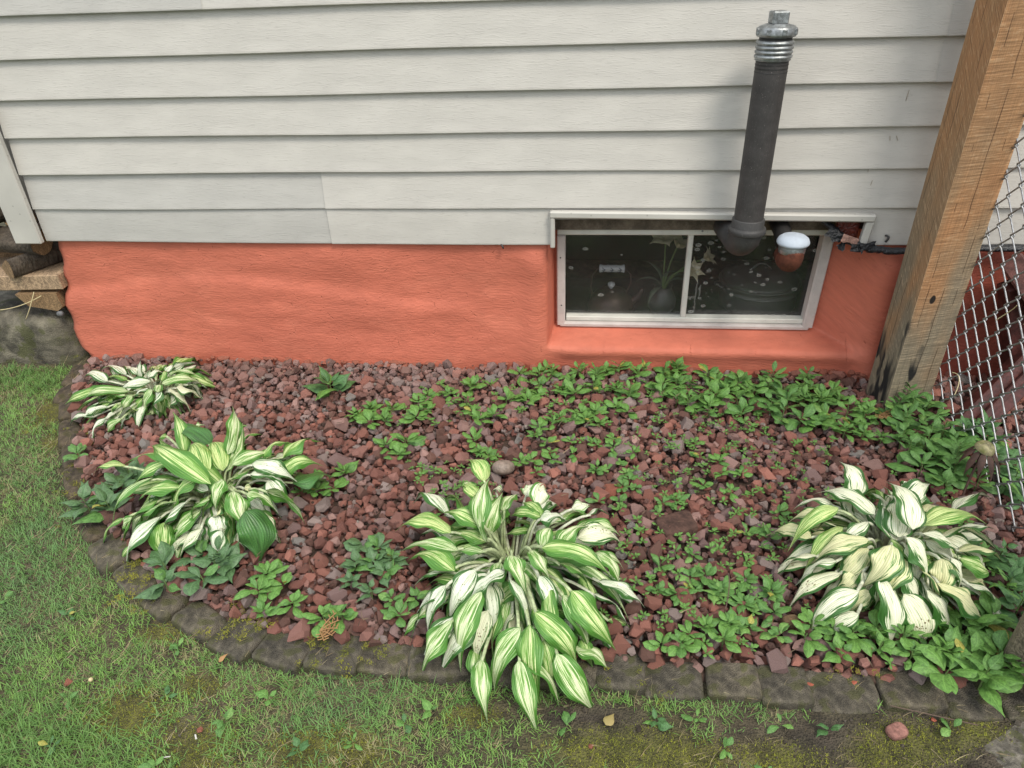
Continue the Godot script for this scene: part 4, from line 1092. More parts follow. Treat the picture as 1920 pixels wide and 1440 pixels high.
func build_fence() -> void:
	var o := thing("wire_fence", "galvanised chain link fence running out from the wooden post", "fence", Vector3.ZERO)
	var p := 0.035
	for i in 30:
		var zc := 0.145 + i * p
		var pts := []
		var phase := i % 2
		for k in 40:
			var y := 0.01 + k * 0.035
			var right := (k + phase) % 2 == 0
			var z := zc + (p * 0.5 + 0.0018) * (1.0 if right else -1.0)
			var xo := 0.0021 if right else -0.0021
			var bow := 0.010 * sin(zc * 5.0 + 1.0) + 0.004 * sin(y * 6.0 + zc * 4.0)
			var dz := (0.006 if right else -0.006)
			pts.append(Vector3(0.940 + bow - xo * 0.8, y - 0.0065, z - dz))
			pts.append(Vector3(0.940 + bow + xo * 0.4, y - 0.002, z - dz * 0.12))
			pts.append(Vector3(0.940 + bow + xo * 1.2, y + 0.002, z - dz * 0.12))
			pts.append(Vector3(0.940 + bow + xo * 0.8, y + 0.0065, z - dz))
		part("fence_wire", tube(pts, func(_t): return 0.00205, 6), M.wire, o)
	for n in 3:
		single("dry_twig", tube(bez(Vector3(0.93, [0.16, 0.36, 0.40][n], 0.24 + n * 0.1), Vector3(0.95, [0.17, 0.40, 0.43][n], 0.26 + n * 0.1), Vector3(0.92, [0.13, 0.43, 0.40][n], 0.30 + n * 0.11), 8), func(_t): return 0.0011, 5), M.straw, ["thin dry tendril caught low in the wire fence near the post", "pale dry tendril in the wire fence level with the black cable", "dry tendril highest in the wire fence at the right edge"][n], "twig")
	# painted timber behind the fence
	var t := thing("painted_timber", "dark maroon painted timber with a sloping beam behind the wire fence", "timber", Vector3(1.0, 0, 0.13))
	part("sloping_beam", bbox(0.60, 0.085, 0.045, 0.004), M.timber, t, Vector3(0.190, 0.132, -0.010), Vector3(-0.5, 0.22, 0.68))
	part("beam_batten", bbox(0.52, 0.018, 0.014, 0.003), M.timber, t, Vector3(0.180, 0.142, 0.025), Vector3(-0.5, 0.22, 0.68))
	part("leaning_board", bbox(0.15, 0.36, 0.05, 0.004), M.timber, t, Vector3(0.190, 0.195, -0.050), Vector3(0.0, 0.15, 0.36))
	part("top_block", bbox(0.16, 0.055, 0.15, 0.005), M.timber_light, t, Vector3(0.135, 0.325, -0.030), Vector3(0.45, 0.25, -0.75))
	part("foot", bbox(0.09, 0.16, 0.06, 0.004), M.timber, t, Vector3(0.31, 0.05, -0.02), Vector3(0, 0.2, 0.05))
	# ornament
	var g := thing("flower_ornament", "rusty metal coneflower garden ornament with a pale domed centre by the fence", "ornament", Vector3(0.866, 0.0, 0.557))
	var hd := Vector3(0.036, 0.118, -0.045)
	part("stem", tube(bez(Vector3.ZERO, Vector3(0.012, 0.06, -0.02), hd, 8), func(_t): return 0.0028, 8), M.petal, g)
	part("dome", lathe([Vector2(0.0215, 0.0), Vector2(0.0205, 0.007), Vector2(0.0155, 0.0145), Vector2(0.008, 0.0185), Vector2(0.0001, 0.0195)], 24), M.dome, g, hd, Vector3(0.15, 0, -0.2))
	rng.seed = 15
	for k in 10:
		var a := TAU * k / 10.0 + 0.1
		var out := Vector3(cos(a), 0, sin(a))
		var l := rng.randf_range(0.050, 0.066)
		part("petal", leaf_mesh(hd + out * 0.014 + Vector3(0, 0.001, 0), hd + out * (0.040 + 0.014 * rng.randf()) + Vector3(0, -l, 0), 0.0145, 0.008, 0.25, 0.05, 0.0, out, 7, 4), M.petal, g)
	# weathered stub and broken slab at the lower right corner
	single("timber_stub", bbox(0.15, 0.42, 0.12, 0.012), M.weathered, "weathered grey brown timber stub at the lower right edge of the bed", "timber", Vector3(0.830, 0.030, 1.030), Vector3(0.06, 0.45, 0.12))
	single("broken_slab", rough_block(0.20, 0.05, 0.15, 58, 0.008, 0.5, 40, 20), M.rock, "chalky broken concrete lump sunk in the ground at the lower right corner", "concrete", Vector3(0.735, -0.040, 1.185), Vector3(0.03, 0.5, 0.06))

# ---------------------------------------------------------------- plants
# one blade from its base a to its tip b; up is the side that faces the light
func leaf_mesh(a: Vector3, b: Vector3, w: float, bow: float, fold: float, wave: float, roll: float, up: Vector3, nr := 14, nc := 8, droop := 0.0, ph := 0.0, obovate := false) -> ArrayMesh:
	var dir := (b - a).normalized()
	var side := dir.cross(up)
	if side.length() < 0.15:
		side = dir.cross(Vector3(0.3, 0.2, 1.0))
	side = side.normalized().rotated(dir, roll)
	var nrm := side.cross(dir).normalized()
	var v := PackedVector3Array()
	var uv := PackedVector2Array()
	var prev := a
	var cen := []
	for j in nr + 1:
		var t := float(j) / nr
		cen.append(a.lerp(b, t) + side * w * 0.22 * sin(ph * 1.7) * sin(PI * t) + nrm * bow * 4.0 * t * (1.0 - t) * (1.15 - 0.3 * t) - Vector3.UP * droop * t * t * smoothstep(0.3, 1.0, t))
	for j in nr + 1:
		var t := float(j) / nr
		var d: Vector3 = (cen[mini(j + 1, nr)] - cen[maxi(j - 1, 0)]).normalized()
		var sd := (side - d * side.dot(d)).normalized()
		var n := sd.cross(d)
		var hw := 0.0
		if obovate:
			hw = w * 0.5 * (0.10 + 0.90 * pow(sin(PI * pow(clampf(t, 0.0, 1.0), 1.25)), 0.85))
			if t > 0.999:
				hw = w * 0.02
		else:
			hw = w * 0.5 * pow(maxf(sin(PI * pow(t, 0.62)), 0.0), 0.90) * (1.0 - 0.55 * smoothstep(0.50, 0.92, t)) * 1.03
			hw += w * 0.018 * (1.0 - t)
		for i in nc + 1:
			var s := 2.0 * i / nc - 1.0
			var q: Vector3 = cen[j] + sd * s * hw * cos(fold * 0.6 * absf(s))
			q += n * hw * (fold * absf(s) - (0.30 + fold * 0.65) * s * s)
			q += n * wave * hw * s * s * sin(t * 11.0 + ph + s * 1.7)
			v.append(q)
			uv.append(Vector2((s + 1.0) * 0.5, t))
	return commit(v, grid_idx(nc, nr), uv)

func build_hosta(rows: Array, at: Vector3, label: String, seed_: int, map: Dictionary, low := false) -> void:
	var h := thing("hosta", label, "hosta", at, 0.0, "variegated hostas in the gravel bed")
	var r := RandomNumberGenerator.new()
	r.seed = seed_
	var n := 0
	for row in rows:
		var a := Vector3(row[0], row[1], row[2]) * 0.01
		var b := Vector3(row[3], row[4], row[5]) * 0.01
		hosta_leaf(h, a, b, row[6] * 0.01, row[7], r, map, n, low)
		n += 1
	# a second tier just under the first
	for row in rows + rows.slice(0, rows.size() / 2):
		if r.randf() < 0.25 or (row[7] == "d") or (row[7] == "t"):
			continue
		var tw := (0.16 + 0.16 * r.randf()) * (1.0 if r.randf() < 0.5 else -1.0)
		var k := r.randf_range(0.78, 0.97)
		var dn := r.randf_range(0.012, 0.032)
		var a := Vector3(row[0], row[1], row[2]).rotated(Vector3.UP, tw) * 0.01 * k
		var b := Vector3(row[3], row[4], row[5]).rotated(Vector3.UP, tw) * 0.01 * k
		a.y = maxf(a.y - dn, 0.02)
		b.y = maxf(b.y - dn, 0.004)
		hosta_leaf(h, a, b, row[6] * 0.01 * r.randf_range(0.75, 0.98), "g" if r.randf() < 0.2 else row[7], r, map, n, low)
		n += 1
	# shorter leaves deep inside the clump
	var reach := 0.0
	for row in rows:
		reach += Vector2(row[0], row[2]).length() * 0.01 / rows.size()
	for k in 30:
		var ang := TAU * (k + r.randf() * 0.7) / 30.0 * 2.0
		var o := Vector3(cos(ang), 0, sin(ang))
		var ra := reach * r.randf_range(0.40, 0.88)
		var ha := (0.035 if low else 0.065) * r.randf_range(0.7, 1.3)
		var a := o * ra + Vector3(0, ha, 0)
		var b := o * (ra + r.randf_range(0.06, 0.10)) + Vector3(r.randfn() * 0.015, ha * 0.25, r.randfn() * 0.015)
		hosta_leaf(h, a, b, r.randf_range(0.030, 0.044), ["w", "x", "g"][k % 3], r, map, n, low)
		n += 1

func hosta_leaf(h: Node3D, a: Vector3, b: Vector3, w: float, kind: String, r: RandomNumberGenerator, map: Dictionary, n: int, low: bool) -> void:
	var ex := (b - a) * 0.10
	a -= ex
	b += ex * r.randf_range(0.8, 1.8) - Vector3(0, 0.004, 0)
	var l := (b - a).length()
	var kd: String = map.get(kind, kind)
	var fl := r.randf_range(0.12, 0.36)
	var mesh := leaf_mesh(a, b, w * r.randf_range(0.96, 1.16), l * r.randf_range(0.10, 0.20), fl * (1.5 if low else 1.0), r.randf_range(0.18, 0.42) * (1.4 if low else 1.0), r.randfn() * 0.45, Vector3.UP, 18, 10, r.randf_range(0.004, 0.022), r.randf() * TAU)
	var lf := quick("leaf", mesh, M["leaf_" + kd], h, n, Transform3D())
	var ang := atan2(a.z, a.x)
	var root := Vector3(cos(ang + r.randfn() * 0.35), 0, sin(ang + r.randfn() * 0.35)) * r.randf_range(0.008, 0.034) + Vector3(0, -0.004, 0)
	var mid := root.lerp(a, 0.55) + Vector3(0, 0.035 + 0.2 * a.y, 0)
	if low:
		mid = root.lerp(a, 0.55) + Vector3(0, 0.02, 0)
	part("stalk", tube(bez(root, mid, a + (b - a) * 0.06, 7), func(t): return 0.0046 - 0.0014 * t, 6, 0.75, false), M.stalk_white if kd in ["w", "h", "t", "c", "W", "H"] else M.stalk, lf)

var weed_leaves := []
func make_weed_leaves() -> void:
	var r := RandomNumberGenerator.new()
	r.seed = 808
	for k in 12:
		weed_leaves.append(leaf_mesh(Vector3.ZERO, Vector3(0, 0.12 * r.randf(), 1.0), r.randf_range(0.42, 0.66), r.randf_range(0.05, 0.14), r.randf_range(0.05, 0.25), r.randf_range(0.03, 0.12), r.randfn() * 0.12, Vector3.UP, 7, 4, r.randf_range(0.0, 0.16), r.randf() * 6.0, k < 8))

func seedling_mesh() -> ArrayMesh:
	var r := RandomNumberGenerator.new()
	r.seed = 21
	var st := SurfaceTool.new()
	for k in 6:
		var bs := Basis(Vector3.UP, k * 2.399 + r.randfn() * 0.3) * Basis(Vector3.RIGHT, -0.1 - 0.13 * k)
		st.append_from(weed_leaves[k * 2], 0, Transform3D(bs.scaled(Vector3.ONE * (1.0 - 0.08 * k)), bs.z * 0.1))
	return st.commit()

func weed_plant(at: Vector3, size: float, leaves: int, tall: float, tone: int, r: RandomNumberGenerator) -> Node3D:
	var o := Node3D.new()
	o.name = numbered("leafy_weed")
	o.position = at
	add_child(o, true)
	var ang := r.randf() * TAU
	var first := 8 if r.randf() < (0.7 if tone >= 3 else 0.18) else 0
	for k in leaves:
		var t := float(k) / leaves
		ang += 2.399 + r.randfn() * 0.5
		var pitch := -0.05 - 0.85 * t * r.randf_range(0.3, 1.25) + r.randfn() * 0.08
		var s := size * (1.0 - 0.45 * t) * r.randf_range(0.65, 1.2)
		var bs := Basis(Vector3.UP, ang) * Basis(Vector3.RIGHT, pitch) * Basis(Vector3.BACK, r.randfn() * 0.18)
		var base := Vector3(0, 0.006 + tall * t, 0) + bs.z * size * 0.10
		var tn := tone
		if r.randf() < 0.16:
			tn = (tone + 1) % 4
		quick("leaf", weed_leaves[first + r.randi() % (4 if first else 8)], M.weed_yellow if r.randf() < 0.012 else M.weeds[tn], o, k, Transform3D(bs.scaled(Vector3.ONE * s), base))
	if tall > 0.015:
		part("stem", tube([Vector3(0, -0.02, 0), Vector3(r.randfn() * 0.002, tall * 0.5, 0), Vector3(0, tall + 0.006, 0)], func(t): return 0.0018 - 0.0008 * t, 5, 1.0, false), M.weed_stem, o)
	return o

const NTH := ["first", "second", "third", "fourth", "fifth", "sixth", "seventh", "eighth", "ninth", "tenth", "eleventh", "twelfth", "thirteenth", "fourteenth", "fifteenth"]

func build_weeds() -> void:
	make_weed_leaves()
	# centre x, z, half width, half depth, how many, leaf length in cm, height in cm, tone, where
	var zones := [
		[-0.07, 0.10, 0.10, 0.07, 9, 3.6, 3.0, 0, "under the left end of the window sill"],
		[0.15, 0.10, 0.14, 0.10, 13, 3.4, 3.0, 0, "along the wall under the middle of the window"],
		[0.35, 0.13, 0.12, 0.12, 14, 3.6, 3.5, 0, "along the wall under the right half of the window"],
		[0.53, 0.17, 0.12, 0.13, 15, 3.9, 4.0, 1, "in the thick green patch right of the window"],
		[0.68, 0.22, 0.08, 0.11, 12, 3.6, 3.5, 0, "in the patch just left of the wooden post"],
		[0.76, 0.30, 0.06, 0.06, 6, 3.0, 2.0, 0, "in front of the foot of the wooden post"],
		[0.00, 0.27, 0.15, 0.08, 10, 2.8, 1.2, 0, "in the gravel in front of the window patch"],
		[0.87, 0.27, 0.05, 0.10, 9, 4.2, 5.0, 1, "between the wooden post and the wire fence"],
		[0.85, 0.44, 0.06, 0.10, 10, 4.6, 5.0, 1, "beside the wire fence above the right hosta"],
		[0.99, 0.45, 0.04, 0.13, 8, 4.8, 4.0, 3, "behind the wire fence near the rusty flower"],
		[-0.76, 0.19, 0.01, 0.02, 1, 6.2, 2.5, 3, "alone near the wall in the bare gravel"],
		[-0.60, 0.31, 0.06, 0.08, 4, 3.5, 1.5, 0, "in the gravel right of the lone wall weed"],
		[-0.49, 0.38, 0.06, 0.11, 5, 3.8, 1.5, 0, "in the open gravel at the left of the middle"],
		[-0.40, 0.24, 0.09, 0.12, 7, 3.6, 1.5, 0, "in the gravel left of the window"],
		[-0.28, 0.39, 0.09, 0.10, 5, 3.0, 1.2, 0, "in the gravel behind the round pebble"],
		[-0.18, 0.17, 0.05, 0.12, 4, 3.4, 1.5, 0, "near the wall left of the window patch"],
		[-0.03, 0.45, 0.17, 0.09, 14, 2.4, 0.8, 0, "in the gravel behind the middle hosta"],
		[0.13, 0.56, 0.13, 0.10, 11, 2.2, 0.8, 1, "right of the middle hosta's back leaves"],
		[0.33, 0.49, 0.08, 0.10, 7, 2.5, 0.8, 0, "in the gravel beyond the right hosta"],
		[0.40, 0.68, 0.05, 0.07, 4, 2.3, 0.8, 1, "left of the right hosta"],
		[0.20, 0.83, 0.07, 0.08, 9, 2.5, 0.8, 1, "between the middle and the right hosta"],
		[0.32, 0.92, 0.06, 0.07, 8, 2.7, 1.0, 1, "in front of the right hosta's left leaves"],
		[0.21, 1.00, 0.07, 0.03, 6, 2.9, 1.2, 0, "at the edging between the two front hostas"],
		[0.52, 0.99, 0.13, 0.03, 11, 3.1, 2.0, 0, "along the edging under the right hosta"],
		[0.69, 1.00, 0.07, 0.07, 13, 4.5, 3.0, 0, "in the leafy clump at the lower right corner"],
		[-0.45, 0.88, 0.06, 0.07, 8, 3.2, 1.5, 4, "left of the middle hosta"],
		[-0.62, 0.96, 0.05, 0.05, 5, 3.0, 1.2, 0, "near the edging right of the left hosta"],
		[-0.49, 1.01, 0.03, 0.02, 3, 3.3, 1.2, 0, "at the edging left of the middle hosta"],
		[-1.15, 0.69, 0.04, 0.07, 5, 5.2, 3.0, 4, "on the left side of the large left hosta"],
		[-0.82, 0.91, 0.07, 0.05, 7, 4.8, 2.5, 4, "at the edging under the large left hosta"],
		[-1.34, 0.53, 0.01, 0.01, 1, 3.2, 1.0, 1, "between the edging and the two left hostas"],
		[-0.64, 0.60, 0.05, 0.08, 5, 2.8, 1.0, 0, "right of the large left hosta"],
		[-0.36, 0.97, 0.03, 0.04, 3, 2.6, 1.0, 1, "by the front leaves of the middle hosta"],
		[0.84, 0.82, 0.03, 0.09, 6, 4.2, 3.0, 3, "between the right hosta and the right edge"],
	]
	var r := RandomNumberGenerator.new()
	r.seed = 4242
	for z in zones:
		var made := []
		var tries := 0
		while made.size() < z[4] and tries < 400:
			tries += 1
			var p := Vector2(z[0] + r.randf_range(-1, 1) * z[2], z[1] + r.randf_range(-1, 1) * z[3])
			if p.y < 0.022:
				continue
			var ok := true
			for q in made:
				if q.distance_to(p) < z[5] * 0.0105 and tries < 300:
					ok = false
			if ok:
				made.append(p)
		made.sort_custom(func(s, t): return s.x < t.x)
		for i in made.size():
			var p: Vector2 = made[i]
			var size: float = z[5] * 0.0123 * r.randf_range(0.8, 1.2)
			var o := weed_plant(Vector3(p.x, 0.012, p.y), size, r.randi_range(7, 12) if z[5] > 2.6 else r.randi_range(5, 9), z[6] * 0.01 * r.randf_range(0.4, 1.3), z[7], r)
			var lb: String = "green leafy weed " + z[8]
			if made.size() > 1:
				var from_left: bool = i <= made.size() / 2
				lb = "%s weed %s, %s from %s" % ["broad" if size > 0.05 else "small" if size < 0.033 else "green", z[8], NTH[i if from_left else made.size() - 1 - i], "left" if from_left else "right"]
			tag(o, lb, "weed", "leafy weeds in the flower bed")
	# seedlings too small to count
	var low := []
	for k in 2400:
		var p := Vector2(r.randf_range(-0.8, 0.85), r.randf_range(0.1, 1.04))
		if T.gn.get_noise_2d(p.x * 4.0, p.y * 4.0) < 0.10 - 0.35 * smoothstep(-0.2, 0.3, p.x) or r.randf() < 0.5 or not in_bed(p) or edge_dist(p) < 0.03:
			continue
		var bs := Basis(Vector3.UP, r.randf() * TAU) * Basis(Vector3.RIGHT, r.randfn() * 0.18)
		low.append(Transform3D(bs.scaled(Vector3.ONE * r.randf_range(0.007, 0.017)), Vector3(p.x, 0.018 + 0.006 * r.randf(), p.y)))
	scatter("seedlings", seedling_mesh(), M.weeds[0], low, [], self)
	# broad-leaved weeds in the lawn
	var spots := [Vector2(-0.93, 1.20), Vector2(-0.75, 1.18), Vector2(-0.56, 1.17), Vector2(-0.62, 1.22), Vector2(-0.30, 1.20), Vector2(-0.26, 1.17), Vector2(-0.02, 1.18), Vector2(0.13, 1.16), Vector2(0.20, 1.15), Vector2(0.34, 1.15), Vector2(0.42, 1.15), Vector2(0.24, 1.20), Vector2(0.30, 1.24), Vector2(-0.47, 1.26), Vector2(-0.70, 1.31), Vector2(-1.22, 0.99), Vector2(-1.05, 1.02), Vector2(-1.35, 0.93), Vector2(-0.78, 1.08), Vector2(-0.9, 1.29), Vector2(-0.38, 1.24), Vector2(0.62, 1.135)]
	for i in spots.size():
		var o := weed_plant(Vector3(spots[i].x, -0.020, spots[i].y), r.randf_range(0.020, 0.030), r.randi_range(3, 5), 0.014, [1, 3, 0][i % 3], r)
		var near := "the edging stones" if spots[i].y < 1.17 and spots[i].x > -1.0 else "the lower picture edge" if spots[i].y > 1.22 else "the middle of the lawn strip"
		var rank := 0
		for s in spots:
			if s.x < spots[i].x:
				rank += 1
		tag(o, "small weed in the lawn by %s, %s from left" % [near, NTH[rank]] if rank < 15 else "small weed in the lawn by %s, %s from right" % [near, NTH[spots.size() - 1 - rank]], "weed", "broad leaved weeds in the lawn")

# ---------------------------------------------------------------- ground
const EDGE := [Vector2(-1.69, -0.02), Vector2(-1.632, 0.16), Vector2(-1.485, 0.385), Vector2(-1.315, 0.608), Vector2(-1.172, 0.755), Vector2(-1.030, 0.868), Vector2(-0.92, 0.940), Vector2(-0.81, 0.994), Vector2(-0.70, 1.034), Vector2(-0.60, 1.056), Vector2(-0.50, 1.066), Vector2(-0.30, 1.070), Vector2(0.0, 1.076), Vector2(0.30, 1.072), Vector2(0.62, 1.068), Vector2(0.95, 1.073)]
var bed_poly := PackedVector2Array()

func in_bed(p: Vector2) -> bool:
	return Geometry2D.is_point_in_polygon(p, bed_poly)

func edge_dist(p: Vector2) -> float:
	var d := 9.0
	for i in EDGE.size() - 1:
		d = minf(d, Geometry2D.get_closest_point_to_segment(p, EDGE[i], EDGE[i + 1]).distance_to(p))
	return d

func blob(p: Vector2, c: Vector2, rx: float, rz: float) -> float:
	return exp(-pow((p.x - c.x) / rx, 2) - pow((p.y - c.y) / rz, 2))

func moss_at(p: Vector2) -> float:
	var m := 0.0
	for b in [[-0.80, 1.22, 0.10, 0.05], [-0.66, 1.27, 0.10, 0.06], [-0.43, 1.25, 0.12, 0.04], [-0.70, 1.15, 0.05, 0.03], [0.10, 1.22, 0.14, 0.035], [0.34, 1.21, 0.08, 0.03], [0.56, 1.155, 0.07, 0.03], [0.50, 1.19, 0.06, 0.03], [-1.60, 0.28, 0.06, 0.10], [-1.50, 0.42, 0.04, 0.06], [-0.19, 1.17, 0.05, 0.02], [-0.83, 1.04, 0.05, 0.02], [0.66, 1.13, 0.05, 0.02]]:
		m = maxf(m, blob(p, Vector2(b[0], b[1]), b[2], b[3]))
	return clampf(m * 1.6 + 0.55 * T.gn.get_noise_2d(p.x * 9.0, p.y * 9.0) * minf(1.0, m * 3.0) + 0.30 * T.gn.get_noise_2d(p.x * 5.0 + 40, p.y * 5.0) - 0.10, 0, 1)

func dirt_at(p: Vector2) -> float:
	var d := 0.0
	for b in [[0.50, 1.17, 0.22, 0.055], [0.40, 1.22, 0.09, 0.05], [0.70, 1.15, 0.15, 0.07], [-0.68, 1.24, 0.03, 0.02], [0.02, 1.155, 0.10, 0.02], [0.60, 1.25, 0.2, 0.08]]:
		d = maxf(d, blob(p, Vector2(b[0], b[1]), b[2], b[3]))
	return clampf(d * 1.3 + 0.5 * T.gn.get_noise_2d(p.x * 7.0 + 90, p.y * 7.0) * d, 0, 1)

func ground_y(p: Vector2) -> float:
	return -0.020 + 0.006 * T.gn.get_noise_2d(p.x * 3.0, p.y * 3.0) + 0.003 * T.gn.get_noise_2d(p.x * 14.0, p.y * 14.0)

func build_ground() -> void:
	bed_poly = PackedVector2Array(EDGE)
	bed_poly.append_array([Vector2(1.9, 1.073), Vector2(1.9, -0.06), Vector2(-1.715, -0.06)])
	# the lawn's earth as one sheet out to the horizon, fine in view
	var axis_x: Array[float] = [-60.0, -30.0, -12.0, -6.0, -4.0]
	var x := -3.0
	while x < 1.8:
		axis_x.append(x)
		x += 0.02
	axis_x.append_array([2.5, 4.0, 8.0, 20.0, 60.0])
	var axis_z: Array[float] = [-60.0, -20.0, -5.0, -1.5, -0.5]
	var z := -0.1
	while z < 1.7:
		axis_z.append(z)
		z += 0.02
	axis_z.append_array([2.0, 2.6, 4.0, 8.0, 20.0, 60.0])
	var v := PackedVector3Array()
	var uv := PackedVector2Array()
	var col := PackedColorArray()
	for zz in axis_z:
		for xx in axis_x:
			var p := Vector2(xx, zz)
			v.append(Vector3(xx, ground_y(p), zz))
			uv.append(p)
			var k: float = T.gn.get_noise_2d(xx * 6.0, zz * 6.0)
			var c := Color(0.115, 0.105, 0.055).lerp(Color(0.17, 0.14, 0.085), clampf(0.5 + k, 0, 1))
			c = c.lerp(Color(0.10, 0.082, 0.062), dirt_at(p))
			c = c.lerp(Color(0.15, 0.15, 0.035), moss_at(p) * 0.8)
			if absf(xx) > 4 or zz > 2.0:
				c = Color(0.09, 0.14, 0.045)
			col.append(c)
	structure("lawn_ground", commit(v, grid_idx(axis_x.size() - 1, axis_z.size() - 1), uv, col), M.ground)
	# bed
	v = PackedVector3Array()
	uv = PackedVector2Array()
	for j in 60:
		for i in 181:
			var p := Vector2(-1.75 + i * 0.02, -0.05 + j * 0.02)
			var inside := in_bed(p)
			v.append(Vector3(p.x, -0.014 + 0.005 * T.gn.get_noise_2d(p.x * 8.0, p.y * 8.0) if inside else -0.07, p.y))
			uv.append(p)
	var bed := structure("gravel_bed", commit(v, grid_idx(180, 59), uv), M.soil)
	build_gravel(bed)

func stone_mesh(seed_: int) -> ArrayMesh:
	var r := RandomNumberGenerator.new()
	r.seed = seed_
	var pl := []
	var el := Vector3(r.randf_range(0.44, 0.66), r.randf_range(0.30, 0.44), r.randf_range(0.38, 0.52))
	for k in 12:
		var y := 1.0 - 2.0 * (k + 0.5) / 12.0
		var a := k * 2.399 + r.randfn() * 0.5
		var n := Vector3(sqrt(1 - y * y) * cos(a), y + r.randfn() * 0.15, sqrt(1 - y * y) * sin(a)).normalized()
		var d := (n * el).length() * r.randf_range(0.78, 1.0)
		pl.append(Plane(n, d))
	return hull_pts(pl)

func build_gravel(bed: Node3D) -> void:
	var r := RandomNumberGenerator.new()
	r.seed = 1234
	var meshes := []
	for k in 12:
		meshes.append(stone_mesh(3000 + k * 7))
	var places := []
	var cols := []
	for k in 12:
		places.append([])
		cols.append([])
	var top := []
	var cell := 0.03
	for layer in 2:
		var taken_by := {}
		for attempt in (30000 if layer == 0 else 44000):
			var p := Vector2(r.randf_range(-1.72, 1.6), r.randf_range(0.0, 1.09))
			if not in_bed(p) or edge_dist(p) < 0.022 + 0.012 * r.randf():
				continue
			if layer == 1 and T.gn.get_noise_2d(p.x * 5.0 + 300, p.y * 5.0) < -0.45:
				continue
			var big: float = 1.0 + 0.10 * smoothstep(0.25, 0.9, p.y)
			# large stones first, then ever smaller ones in the gaps
			var fade: float = attempt / 44000.0
			var s := clampf(0.0222 * exp(r.randfn() * 0.28), 0.011, 0.038) * (0.85 if layer == 0 else 1.0) * big * (1.12 - 0.62 * fade)
			var gx := int(floorf(p.x / cell))
			var gz := int(floorf(p.y / cell))
			var ok := true
			for dx in [-1, 0, 1]:
				for dz in [-1, 0, 1]:
					for q in taken_by.get(Vector2i(gx + dx, gz + dz), []):
						if (q[0] - p).length() < 0.43 * (q[1] + s):
							ok = false
							break
			if not ok:
				continue
			var key := Vector2i(gx, gz)
			if not taken_by.has(key):
				taken_by[key] = []
			taken_by[key].append([p, s])
			var flat := Basis.from_euler(Vector3(r.randfn() * 0.36, r.randf() * TAU, r.randfn() * 0.36))
			var y := -0.012 + 0.003 * r.randf() if layer == 0 else 0.004 + 0.006 * r.randf() + (s - 0.022) * 0.2
			y += 0.006 * T.gn.get_noise_2d(p.x * 4.0, p.y * 4.0)
			var xf := Transform3D(flat.scaled(Vector3.ONE * s), Vector3(p.x, y, p.y))
			var c: Color = M.stone_tones[r.randi() % 8].srgb_to_linear()
			var tone := r.randf_range(0.72, 1.32)
			c = Color(c.r * tone, c.g * tone, c.b * tone)
			var dusty := smoothstep(0.35, 0.05, p.y) * smoothstep(0.1, -0.4, p.x)
			c = c.lerp(Color(0.40, 0.28, 0.25), dusty * 0.4)
			if r.randf() < 0.02:
				c = Color(0.40, 0.36, 0.33)
			var m := r.randi() % 12
			if layer == 1 and p.x < 0.9:
				top.append([s / (Vector3(p.x, 0, p.y) - EYE).length(), xf, m, r.randi() % 8])
			places[m].append(xf)
			cols[m].append(c)
	top.sort_custom(func(s, t): return s[0] > t[0])
	var chosen := {}
	for k in 300:
		var q = top[k]
		chosen[q[1].origin] = true
		var mt: Material = M.stones[q[3]]
		if k % 120 == 77:
			mt = M.coral_old
		quick("stone", meshes[q[2]], mt, bed, k, q[1])
	for m in 12:
		var pp := []
		var cc := []
		for i in places[m].size():
			if not chosen.has(places[m][i].origin):
				pp.append(places[m][i])
				cc.append(cols[m][i])
		scatter("gravel", meshes[m], M.gravel, pp, cc, bed)

func build_edging() -> void:
	var o := thing("bed_edging", "curved edging of worn dark concrete stones between the gravel and the lawn", "edging")
	var r := RandomNumberGenerator.new()
	r.seed = 88
	var seg := 0
	var along := 0.03
	var total := 0.0
	var n := 0
	while seg < EDGE.size() - 1:
		var a: Vector2 = EDGE[seg]
		var b: Vector2 = EDGE[seg + 1]
		var l := a.distance_to(b)
		if along > l:
			along -= l
			seg += 1
			continue
		var p := a.lerp(b, along / l)
		var front := p.x > -0.75
		var slim := 0.80 if p.x < -1.15 else 1.0
		var len_ := r.randf_range(0.082, 0.125) if front else r.randf_range(0.095, 0.150)
		var d := (b - a).normalized()
		var wid := r.randf_range(0.068, 0.078) if n % 2 else r.randf_range(0.074, 0.086)
		var mesh := rough_block(len_ * (1.06 if front else 0.98), 0.066, wid * slim, 600 + n, 0.0055, 0.22 if front else 0.36)
		var mt: Material = M.edging_dark if front else M.edging
		if p.y < 0.78 and p.x < -1.15:
			mt = M.edging_brown
		elif p.x > -0.55 and n % 3 == 0:
			mt = M.edging
		var q := p + d * len_ * 0.5 + Vector2(r.randfn(), r.randfn()) * 0.003
		part("edging_stone", mesh, mt, o, Vector3(q.x, -0.035 + r.randfn() * 0.003, q.y), Vector3(r.randfn() * 0.06, -atan2(d.y, d.x) + r.randfn() * 0.03, r.randfn() * 0.03))
		along += len_ + 0.002
		n += 1

